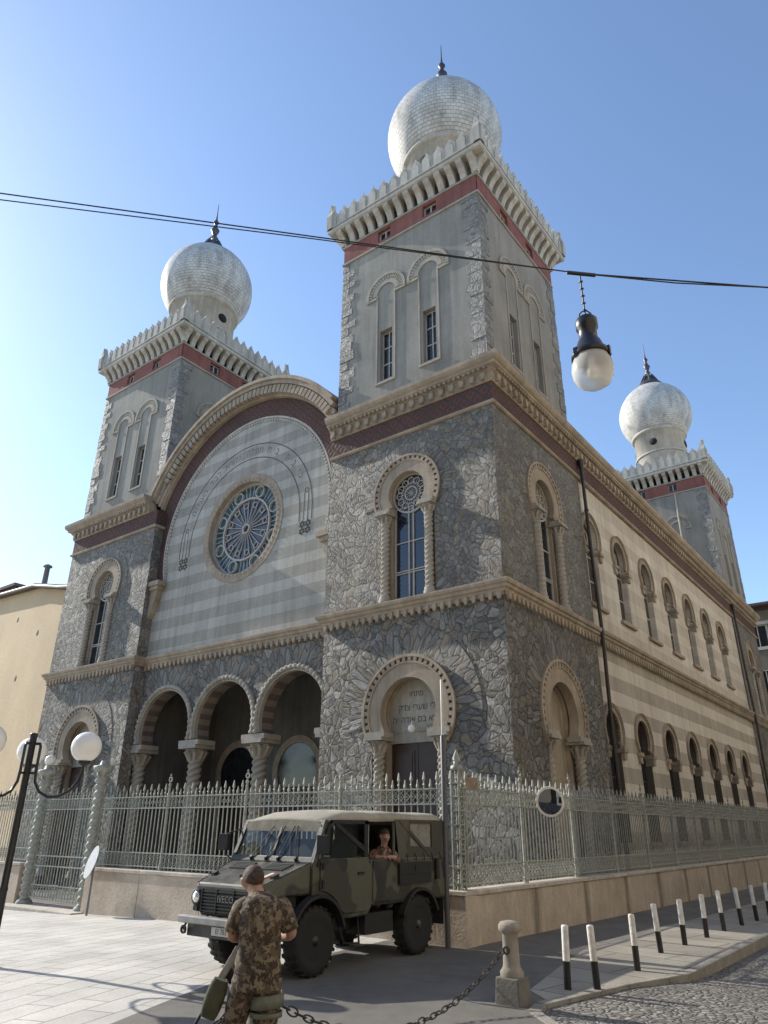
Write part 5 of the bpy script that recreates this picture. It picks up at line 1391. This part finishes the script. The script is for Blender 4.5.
# ------------------------------------------------------------------ people
M['skin'] = plain('skin', (.42,.24,.165), .55, 0, .12, 14, Subsurface_Weight=.05)
M['hair'] = plain('short_dark_hair', (.06,.034,.024), .75, 0, .75, 45, .006)
M['ucamo'] = camo('uniform_camouflage', [(.10,.075,.05),(.035,.03,.022),(.19,.15,.10),(.055,.035,.025)], 17, .9, (.4,.51), .006)
M['boot'] = plain('boot_leather', (.02,.018,.016), .5)
def skin_mesh(name, V, E, mat, root_i=0, sub_=2):
    """V: list of (co, radius x, radius y)"""
    me = bpy.data.meshes.new(name); me.from_pydata([v[0] for v in V], E, []); me.materials.append(mat)
    o = bpy.data.objects.new(name, me); COL.objects.link(o)
    md = o.modifiers.new('skin', 'SKIN'); md.use_smooth_shade = True; md.branch_smoothing = .6
    sk = me.skin_vertices[0].data
    for i, v in enumerate(V):
        sk[i].radius = (v[1], v[2] if len(v) > 2 else v[1]); sk[i].use_root = (i == root_i)
    ss_ = o.modifiers.new('subsurf', 'SUBSURF'); ss_.levels = sub_; ss_.render_levels = sub_
    dg = bpy.context.evaluated_depsgraph_get(); dg.update()
    me2 = bpy.data.meshes.new_from_object(o.evaluated_get(dg)); me2.name = name
    if not me2.materials: me2.materials.append(mat)
    o.modifiers.clear(); o.data = me2
    for p in me2.polygons: p.use_smooth = True
    return o
def chain_skin(pts):
    """list of chains [(co,r[,r2])...]; first point of later chains is an index"""
    V = []; E = []
    for ch in pts:
        prev = None
        for p in ch:
            if isinstance(p, int): prev = p; continue
            V.append(p); i = len(V)-1
            if prev is not None: E.append((prev, i))
            prev = i
    return V, E
def face(root, C, fwd, up, s=1.0):
    """eyes, brows, mouth, ears on a head centred at C"""
    fwd = Vector(fwd).normalized(); up = Vector(up).normalized(); rt = fwd.cross(up)
    b = MB(); d = MB()
    for q in (-1, 1):
        e = C+fwd*.088*s+rt*q*.031*s+up*.005*s
        b.lathe([(.0,-.012*s),(.011*s,0),(0,.012*s)], e, 8)
        d.lathe([(.0,-.006*s),(.006*s,0),(0,.006*s)], e+fwd*.009*s, 6)
        d.tube([e+up*.02*s-rt*.016*s+fwd*.006*s, e+up*.024*s+fwd*.010*s, e+up*.02*s+rt*.016*s+fwd*.006*s], .004*s, 5)
    b.build('eye_whites', M['opal'], None).parent = root
    d.tube([C+fwd*.092*s-up*.062*s-rt*.02*s, C+fwd*.098*s-up*.063*s, C+fwd*.092*s-up*.062*s+rt*.02*s], .004*s, 5)
    d.build('eyes_and_mouth', plain('dark_features', (.05,.02,.018), .5), None).parent = root
def ell(mb, C, ax, n=20, m=0, lo=-1, hi=1):
    """ellipsoid with axes ax=(X,Y,Z vectors); lo..hi part of the Z axis"""
    prof = []
    a0, a1 = math.asin(lo), math.asin(hi)
    vs = []; k = 12
    for i in range(k+1):
        A = a0+(a1-a0)*i/k
        for j in range(n):
            B = 2*PI*j/n; vs.append(Vector(C)+ax[0]*math.cos(A)*math.cos(B)+ax[1]*math.cos(A)*math.sin(B)+ax[2]*math.sin(A))
    mb.add(vs, [(i*n+j, i*n+(j+1)%n, (i+1)*n+(j+1)%n, (i+1)*n+j) for i in range(k) for j in range(n)], m, True)
def hand(V, E, wi, W0, dirv, nrm, s=.9, curl=.6):
    """adds a palm and five bent fingers to the skin graph starting at wrist index wi"""
    d = Vector(dirv).normalized(); n_ = Vector(nrm).normalized(); sd = d.cross(n_).normalized()
    pc = Vector(W0)+d*.05*s; V.append((tuple(pc), .032*s, .02*s)); pi_ = len(V)-1; E.append((wi, pi_))
    for k, L_ in ((-1.5,.062),(-.5,.075),(.5,.07),(1.5,.054)):
        b0 = pc+d*.035*s+sd*k*.019*s; V.append((tuple(b0), .0105*s)); E.append((pi_, len(V)-1)); pr = len(V)-1
        a = 0; p = b0
        for j in range(3):
            a += curl*.75; st = (d*math.cos(a)+n_*math.sin(a))*L_*s*(.42,.32,.26)[j]
            p = p+st; V.append((tuple(p), (.0095-.001*j)*s)); E.append((pr, len(V)-1)); pr = len(V)-1
    p = pc-d*.012*s-sd*.03*s; V.append((tuple(p), .012*s)); E.append((pi_, len(V)-1)); pr = len(V)-1
    for j in range(2):
        p = p+(d*.6-sd*.45+n_*.5)*.032*s; V.append((tuple(p), .0105*s)); E.append((pr, len(V)-1)); pr = len(V)-1

# soldier in the foreground, seen from behind with his head bowed
r_, f_ = Vector((.796,.605,0)), Vector((-.605,.796,0))
SB = Vector((3.865,-11.69,0))
S_ = lambda x, y, z: tuple(SB+r_*x+f_*y+Vector((0,0,z)))
sold = thing('person', 'soldier in camouflage uniform seen from behind, head bowed, with a slung rifle', 'person', SB)
LE, LW_, RE, RW_ = (-.215,.04,.985), (-.135,.20,.965), (.225,.05,1.0), (.11,.22,.965)
V, E = chain_skin([
    [(S_(0,0,.80),.12,.09),(S_(0,.0,.92),.11,.08),(S_(-.0,.0,1.06),.115,.08),(S_(-.005,.02,1.16),.12,.08),(S_(-.02,.05,1.22),.07,.06),(S_(-.055,.09,1.255),.054,.056),(S_(-.09,.135,1.285),.074,.082),(S_(-.105,.155,1.34),.083,.098),(S_(-.108,.15,1.395),.064,.077)],
    [3,(S_(-.145,.03,1.185),.058),(S_(-.195,.02,1.09),.048),(S_(*LE),.043),(S_(-.185,.12,.965),.039),(S_(*LW_),.028)],
    [3,(S_(.14,.03,1.19),.058),(S_(.195,.02,1.10),.048),(S_(*RE),.043),(S_(.18,.14,.975),.039),(S_(*RW_),.028)],
    [0,(S_(-.09,.01,.73),.085),(S_(-.15,.06,.45),.06),(S_(-.18,.03,.27),.052),(S_(-.20,.0,.09),.04),(S_(-.21,.10,.035),.04,.03),(S_(-.215,.17,.03),.035,.025)],
    [0,(S_(.085,.0,.73),.085),(S_(.07,.02,.43),.06),(S_(.07,-.01,.26),.052),(S_(.07,-.02,.09),.04),(S_(.085,.08,.035),.04,.03),(S_(.09,.15,.03),.035,.025)]])
li_ = next(i for i, v in enumerate(V) if v[0] == S_(*LW_)); ri_ = next(i for i, v in enumerate(V) if v[0] == S_(*RW_))
hand(V, E, li_, S_(*LW_), r_*.6+f_*.55+Vector((0,0,.25)), Vector((0,0,-1))+f_*.2, .92, .7)
hand(V, E, ri_, S_(*RW_), -r_*.6+f_*.5+Vector((0,0,.15)), Vector((0,0,1))+f_*.3, .92, .7)
V.append((S_(-.14,.245,1.31),.014)); E.append((7, len(V)-1))
for q in (-1, 1): V.append((S_(-.105+q*.098,.14,1.32),.016,.024)); E.append((7, len(V)-1))
bodyS = skin_mesh('body', V, E, M['skin']); attach(bodyS, sold)
HC = Vector(S_(-.105,.155,1.34)); fwd = (f_*.8-r_*.30-Vector((0,0,.62))).normalized(); upv = (Vector((0,0,.80))+f_*.58-r_*.15).normalized()
face(bodyS, HC, fwd, upv, 1.03)
b = MB(); rt_ = fwd.cross(upv)
hz = (upv*.55-fwd*.835).normalized(); hy = (upv*.835+fwd*.55).normalized()
ell(b, HC-fwd*.006+upv*.010, (rt_*.084, hy*.106, hz*.097), 24, 0, .0, .999)
b.build('hair', M['hair'], None).parent = bodyS
def loft(mb, rings, n=28, ex=2.5, m=0, wob=0, seed=1):
    """rings: (centre, half width, half depth) stacked; squarish soft sections in the soldier's frame, with cloth folds"""
    rr = random.Random(seed); ph = [rr.uniform(0, 6) for _ in range(8)]; vs = []; K = len(rings); F = []
    fine = []
    for i in range(K-1):
        for q in range(4): 
            t = q/4; A, B = rings[i], rings[i+1]; fine.append((Vector(A[0]).lerp(Vector(B[0]), t), A[1]+(B[1]-A[1])*t, A[2]+(B[2]-A[2])*t))
    fine.append((Vector(rings[-1][0]), rings[-1][1], rings[-1][2]))
    for i, (c, w, d) in enumerate(fine):
        for j in range(n):
            A = 2*PI*j/n; ca, sa = math.cos(A), math.sin(A); q = (abs(ca)**ex+abs(sa)**ex)**(-1/ex)
            k = 1+wob*(math.sin(i*.9+3*A+ph[0])*.6+math.sin(i*1.7-5*A+ph[1])*.5+math.sin(i*.5+8*A+ph[2])*.35)
            vs.append(c+r_*w*ca*q*k+f_*d*sa*q*k)
    mb.add(vs, [(i*n+j, i*n+(j+1)%n, (i+1)*n+(j+1)%n, (i+1)*n+j) for i in range(len(fine)-1) for j in range(n)], m, True)
def limb(mb, pts, rad, n=18, wob=.05, seed=2):
    P = [Vector(p) for p in pts]; out = []; rs = []; rr = random.Random(seed)
    for i in range(len(P)-1):
        for q in range(6):
            t = q/6; out.append(P[i].lerp(P[i+1], t)); rs.append((rad[i]+(rad[i+1]-rad[i])*t)*(1+rr.uniform(-wob, wob)))
    out.append(P[-1]); rs.append(rad[-1])
    for _ in range(2): out = [out[0]]+[(out[i-1]+out[i]*2+out[i+1])/4 for i in range(1, len(out)-1)]+[out[-1]]
    mb.tube(out, rs, n, 0, True, True)
b = MB()
loft(b, [(S_(.0,.0,.77),.165,.128),(S_(0,0,.84),.160,.122),(S_(0,0,.95),.150,.112),(S_(0,.0,1.06),.156,.113),(S_(-.002,.008,1.15),.166,.11),(S_(-.005,.02,1.205),.148,.096),(S_(-.01,.035,1.245),.105,.083),(S_(-.032,.062,1.262),.068,.070),(S_(-.046,.078,1.278),.062,.064)], 32, 2.4, 0, .034)
limb(b, [S_(-.10,.03,1.195),S_(-.15,.028,1.165),S_(-.185,.02,1.09),S_(-.206,.03,1.015)], [.06,.07,.066,.064], 18, .04, 4)
limb(b, [S_(.10,.03,1.20),S_(.145,.028,1.17),S_(.185,.02,1.10),S_(.210,.035,1.03)], [.06,.07,.066,.064], 18, .04, 5)
attach(b.build('shirt', M['ucamo'], None), sold)
b = MB()
loft(b, [(S_(0,0,.86),.146,.114),(S_(0,0,.78),.152,.122),(S_(0,0,.70),.160,.126),(S_(0,.0,.66),.150,.118)], 28, 2.4, 0, .015, 6)
limb(b, [S_(-.075,.0,.74),S_(-.105,.02,.62),S_(-.15,.06,.46),S_(-.178,.03,.27),S_(-.198,.0,.12)], [.098,.098,.086,.080,.074], 20, .05, 7)
limb(b, [S_(.078,.0,.74),S_(.080,.01,.62),S_(.072,.02,.45),S_(.07,-.01,.26),S_(.07,-.02,.12)], [.098,.098,.086,.080,.074], 20, .05, 8)
attach(b.build('trousers', M['ucamo'], None), sold)
for x, y in ((-.198,0),(.07,-.02)):
    V, E = chain_skin([[(S_(x,y,.24),.066),(S_(x,y,.07),.058),(S_(x+.01,y+.09,.045),.052,.045),(S_(x+.015,y+.17,.04),.045,.038)]])
    attach(skin_mesh('boot', V, E, M['boot']), sold)
M['web'] = plain('green_webbing', (.07,.075,.045), .85, 0, .4, 12)
def loop(mb, C, rx, ry, h, th, tilt=0, n=28, m=0):
    C = Vector(C); vs = []
    for k in range(n):
        A = 2*PI*k/n
        for o, z in ((0,-h),(th,-h),(th,h),(0,h)):
            vs.append(C+r_*(rx+o)*math.cos(A)+f_*(ry+o)*math.sin(A)+Vector((0,0,z+tilt*math.cos(A))))
    mb.add(vs, [(k*4+j, ((k+1)%n)*4+j, ((k+1)%n)*4+(j+1)%4, k*4+(j+1)%4) for k in range(n) for j in range(4)], m, True)
b = MB(); loop(b, S_(.08,.01,.60), .106, .106, .040, .012, .01); loop(b, S_(.078,.013,.52), .100, .10, .016, .012)
attach(b.build('thigh_strap', plain('grey_green_strap', (.15,.155,.12), .85, 0, .3, 12), None), sold)
# green pouch hanging at his left thigh
pch = MB()
pc = Vector(S_(-.30,.05,.60)); ax = (r_*-.30+Vector((0,0,-.94))).normalized(); ay = f_; az = ax.cross(ay)
vs = []
for i in range(9):
    t = -1+2*i/8; w = .068*(1-.25*abs(t)**3); d = .05*(1-.3*abs(t)**3)
    for k in range(16):
        A = 2*PI*k/16; cA, sA = math.cos(A), math.sin(A); q = (abs(cA)**3+abs(sA)**3)**(-1/3)
        vs.append(pc+ax*t*.12+az*w*cA*q+ay*d*sA*q)
pch.add(vs, [(i*16+j, i*16+(j+1)%16, (i+1)*16+(j+1)%16, (i+1)*16+j) for i in range(8) for j in range(16)], 0, True); pch.add(vs[:16], [tuple(range(16))]); pch.add(vs[-16:], [tuple(range(16))])
tag(pch.build('pouch', M['web'], None), 'dark green cloth pouch hanging at the left thigh of the soldier', 'pouch')
# rifle slung at his left side, muzzle down
M['gun'] = plain('gun_metal', (.03,.03,.03), .4, .5, .3, 10); M['gungrey'] = plain('sheen_grey_receiver', (.33,.32,.29), .4, .3, .3, 12)  # receiver grey is lightened to paint the shine on the gun
g0 = Vector(S_(-.165,.13,.90)); gd = (r_*-.50+f_*.02+Vector((0,0,-.86))).normalized(); gs = (f_*.9+r_*.2); gs = (gs-gd*gs.dot(gd)).normalized(); gn = gd.cross(gs)
G = lambda a, b_, c_: g0+gd*a+gn*b_+gs*c_
def gbox(mb, a0, a1, b0, b1, c0, c1): mb.hexa([G(a0,b0,c0),G(a1,b0,c0),G(a1,b1,c0),G(a0,b1,c0),G(a0,b0,c1),G(a1,b0,c1),G(a1,b1,c1),G(a0,b1,c1)])
rif = thing('rifle', 'dark military rifle slung muzzle down at the left side of the soldier', 'rifle', tuple(g0))
b = MB(); gbox(b, .0,.24,-.026,.026,-.022,.022); b.build('receiver', M['gungrey'], rif, bevel=.006)
b = MB(); gbox(b, .24,.42,-.03,.03,-.024,.024); b.build('handguard', M['gun'], rif, bevel=.008)
b = MB(); b.tube([G(.40,0,0),G(.66,0,0)], .010, 8); b.tube([G(.62,0,0),G(.68,0,0)], .014, 8); gbox(b, .55,.57,.0,.05,-.005,.005); b.build('barrel', M['gun'], rif)
b = MB(); b.hexa([G(-.02,-.02,-.018),G(-.02,.02,-.018),G(-.02,.02,.018),G(-.02,-.02,.018),G(-.25,-.07,-.018),G(-.25,.03,-.018),G(-.25,.03,.018),G(-.25,-.07,.018)]); b.build('stock', M['gun'], rif, bevel=.006)
b = MB(); b.hexa([G(.13,.02,-.012),G(.20,.02,-.012),G(.20,.02,.012),G(.13,.02,.012),G(.17,.13,-.012),G(.23,.12,-.012),G(.23,.12,.012),G(.17,.13,.012)]); b.hexa([G(.0,.02,-.012),G(.05,.02,-.012),G(.05,.02,.012),G(.0,.02,.012),G(-.04,.10,-.012),G(.0,.11,-.012),G(.0,.11,.012),G(-.04,.10,.012)]); b.build('magazine_and_grip', M['gun'], rif)
b = MB(); b.tube([G(.40,.02,0), G(.30,.14,0), G(.10,.13,-.02), G(-.1,.10,-.03), G(-.22,.02,0)], .009, 6); b.build('sling', plain('pale_sling', (.3,.27,.2), .8), rif)

# man looking out of the side of the truck (faces the camera side)
pm = thing('person', 'man in camouflage shirt looking out of the open side of the army truck', 'person', (cx+.60,-6.42,.75))
P_ = lambda x, y, z: (cx+.60+x, -6.42+y, z)
fw2 = Vector((.75,-.62,-.12)).normalized(); rt2 = fw2.cross(Vector((0,0,1))).normalized()
Q_ = lambda a, c_, z: tuple(Vector(P_(0,0,z))+rt2*a+fw2*c_)
V, E = chain_skin([
    [(Q_(0,-.02,.95),.11,.085),(Q_(0,-.02,1.12),.11,.08),(Q_(0,-.01,1.30),.115,.08),(Q_(0,.0,1.415),.075,.06),(Q_(0,.035,1.48),.048,.05),(Q_(0,.075,1.545),.06,.068),(Q_(0,.09,1.62),.07,.085),(Q_(0,.08,1.68),.054,.068)],
    [2,(Q_(-.16,.0,1.37),.055),(Q_(-.20,.03,1.22),.045),(Q_(-.17,.17,1.325),.036),(Q_(-.05,.215,1.345),.027)],
    [2,(Q_(.16,.0,1.37),.055),(Q_(.21,.03,1.21),.045),(Q_(.17,.18,1.33),.036),(Q_(.07,.22,1.345),.027)],
    [0,(Q_(-.09,-.03,.84),.08),(Q_(-.10,.0,.70),.06),(Q_(-.10,-.2,.66),.045)],
    [0,(Q_(.09,-.03,.84),.08),(Q_(.10,.0,.70),.06),(Q_(.10,-.2,.66),.045)]])
a_ = next(i for i, v in enumerate(V) if v[0] == Q_(-.05,.215,1.345)); c_ = next(i for i, v in enumerate(V) if v[0] == Q_(.07,.22,1.345))
hand(V, E, a_, Q_(-.05,.215,1.345), rt2*.9+fw2*.2, Vector((0,0,-1)), .9, .5); hand(V, E, c_, Q_(.07,.22,1.345), -rt2*.9+fw2*.2, Vector((0,0,-1)), .9, .5)
V.append((Q_(0,.188,1.59),.013)); E.append((6, len(V)-1))
for q in (-1, 1): V.append((Q_(q*.078,.07,1.605),.013,.019)); E.append((6, len(V)-1))
bp = skin_mesh('body', V, E, M['skin']); attach(bp, pm)
HC = Vector(Q_(0,.088,1.605)); upv = Vector((0,0,1)); face(bp, HC, fw2, upv, .9)
b = MB(); ell(b, HC-fw2*.014+upv*.014, (rt2*.078, fw2*.098, upv*.098), 24, 0, .32, .999); ell(b, HC-fw2*.035, (rt2*.077, fw2*.07, upv*.09), 24, 0, -.4, .6)
b.build('hair', M['hair'], None).parent = bp
M['shirt2'] = camo('red_brown_shirt', [(.20,.10,.075),(.07,.05,.04),(.30,.2,.15)], 11, .9, (.4,.51))
r_, f_ = rt2, fw2
b = MB()
loft(b, [(Q_(0,-.02,.88),.15,.118),(Q_(0,-.02,1.0),.145,.112),(Q_(0,-.02,1.18),.15,.112),(Q_(0,-.01,1.32),.158,.108),(Q_(0,-.005,1.385),.142,.094),(Q_(0,.0,1.43),.10,.078),(Q_(0,.02,1.465),.062,.064)], 28, 2.4, 0, .02, 3)
limb(b, [Q_(-.10,.0,1.375),Q_(-.155,.0,1.34),Q_(-.195,.03,1.23),Q_(-.18,.12,1.30),Q_(-.13,.185,1.335)], [.06,.068,.06,.05,.045], 16, .05, 4)
limb(b, [Q_(.10,.0,1.375),Q_(.155,.0,1.34),Q_(.205,.03,1.225),Q_(.18,.13,1.30),Q_(.14,.19,1.335)], [.06,.068,.06,.05,.045], 16, .05, 5)
attach(b.build('shirt', M['shirt2'], None), pm)
b = MB()
loft(b, [(Q_(0,-.02,.94),.14,.11),(Q_(0,-.02,.86),.15,.12),(Q_(0,-.025,.79),.145,.115)], 24, 2.4, 0, .01, 3)
for q in (-1, 1): limb(b, [Q_(q*.075,-.03,.86),Q_(q*.095,.0,.72),Q_(q*.10,-.09,.67),Q_(q*.10,-.22,.665)], [.085,.075,.065,.05], 16, .04, 6)
attach(b.build('trousers', M['ucamo'], None), pm)

# ------------------------------------------------------------------ camera, sun, sky
CP = dict(cx=8.168, cy=-15.906, cz=1.715, yaw=.65, pitch=.418, roll=.008, f=710.674)
fw = Vector((-math.sin(.65)*math.cos(.418), math.cos(.65)*math.cos(.418), math.sin(.418)))
rt = Vector((math.cos(.65), math.sin(.65), 0)); up = rt.cross(fw); c8, s8 = math.cos(.008), math.sin(.008)
rt_c = rt*c8+up*s8; up_c = up*c8-rt*s8
cam = bpy.data.cameras.new('camera'); co = bpy.data.objects.new('camera', cam); COL.objects.link(co)
mtx = Matrix((rt_c, up_c, -fw)).transposed().to_4x4(); mtx.translation = (8.168,-15.906,1.715); co.matrix_world = mtx
cam.sensor_fit = 'VERTICAL'; cam.sensor_height = 24; cam.lens = CP['f']/1024*24; cam.clip_start = .05; cam.clip_end = 3000
sc.camera = co
EL, AZ = math.radians(32), math.radians(5.0)                          # light travels along +X, a little towards +Y
sv = Vector((-math.cos(AZ)*math.cos(EL), -math.sin(AZ)*math.cos(EL), math.sin(EL)))   # towards the sun
sun = bpy.data.lights.new('sun', 'SUN'); sun.energy = SUN_E = 3.3; sun.angle = math.radians(.55); sun.color = (1,.93,.82)
so = bpy.data.objects.new('sun', sun); COL.objects.link(so); so.rotation_euler = sv.to_track_quat('Z', 'Y').to_euler()
wd = bpy.data.worlds.new('World'); sc.world = wd; wd.use_nodes = True; nt = wd.node_tree; nt.nodes.clear()
sky = nt.nodes.new('ShaderNodeTexSky'); sky.sky_type = 'NISHITA'; sky.sun_disc = False; sky.sun_elevation = EL
sky.sun_rotation = math.atan2(sv.x, sv.y); sky.air_density = 1.0; sky.dust_density = .4; sky.ozone_density = 2.3; sky.altitude = 240
bg = nt.nodes.new('ShaderNodeBackground'); bg.inputs[1].default_value = .14; wo = nt.nodes.new('ShaderNodeOutputWorld')
nt.links.new(sky.outputs[0], bg.inputs[0]); nt.links.new(bg.outputs[0], wo.inputs[0])
sc.view_settings.view_transform = 'Standard'; sc.view_settings.look = 'None'; sc.view_settings.exposure = .92; sc.view_settings.gamma = 1; sc.view_settings.use_curve_mapping = False
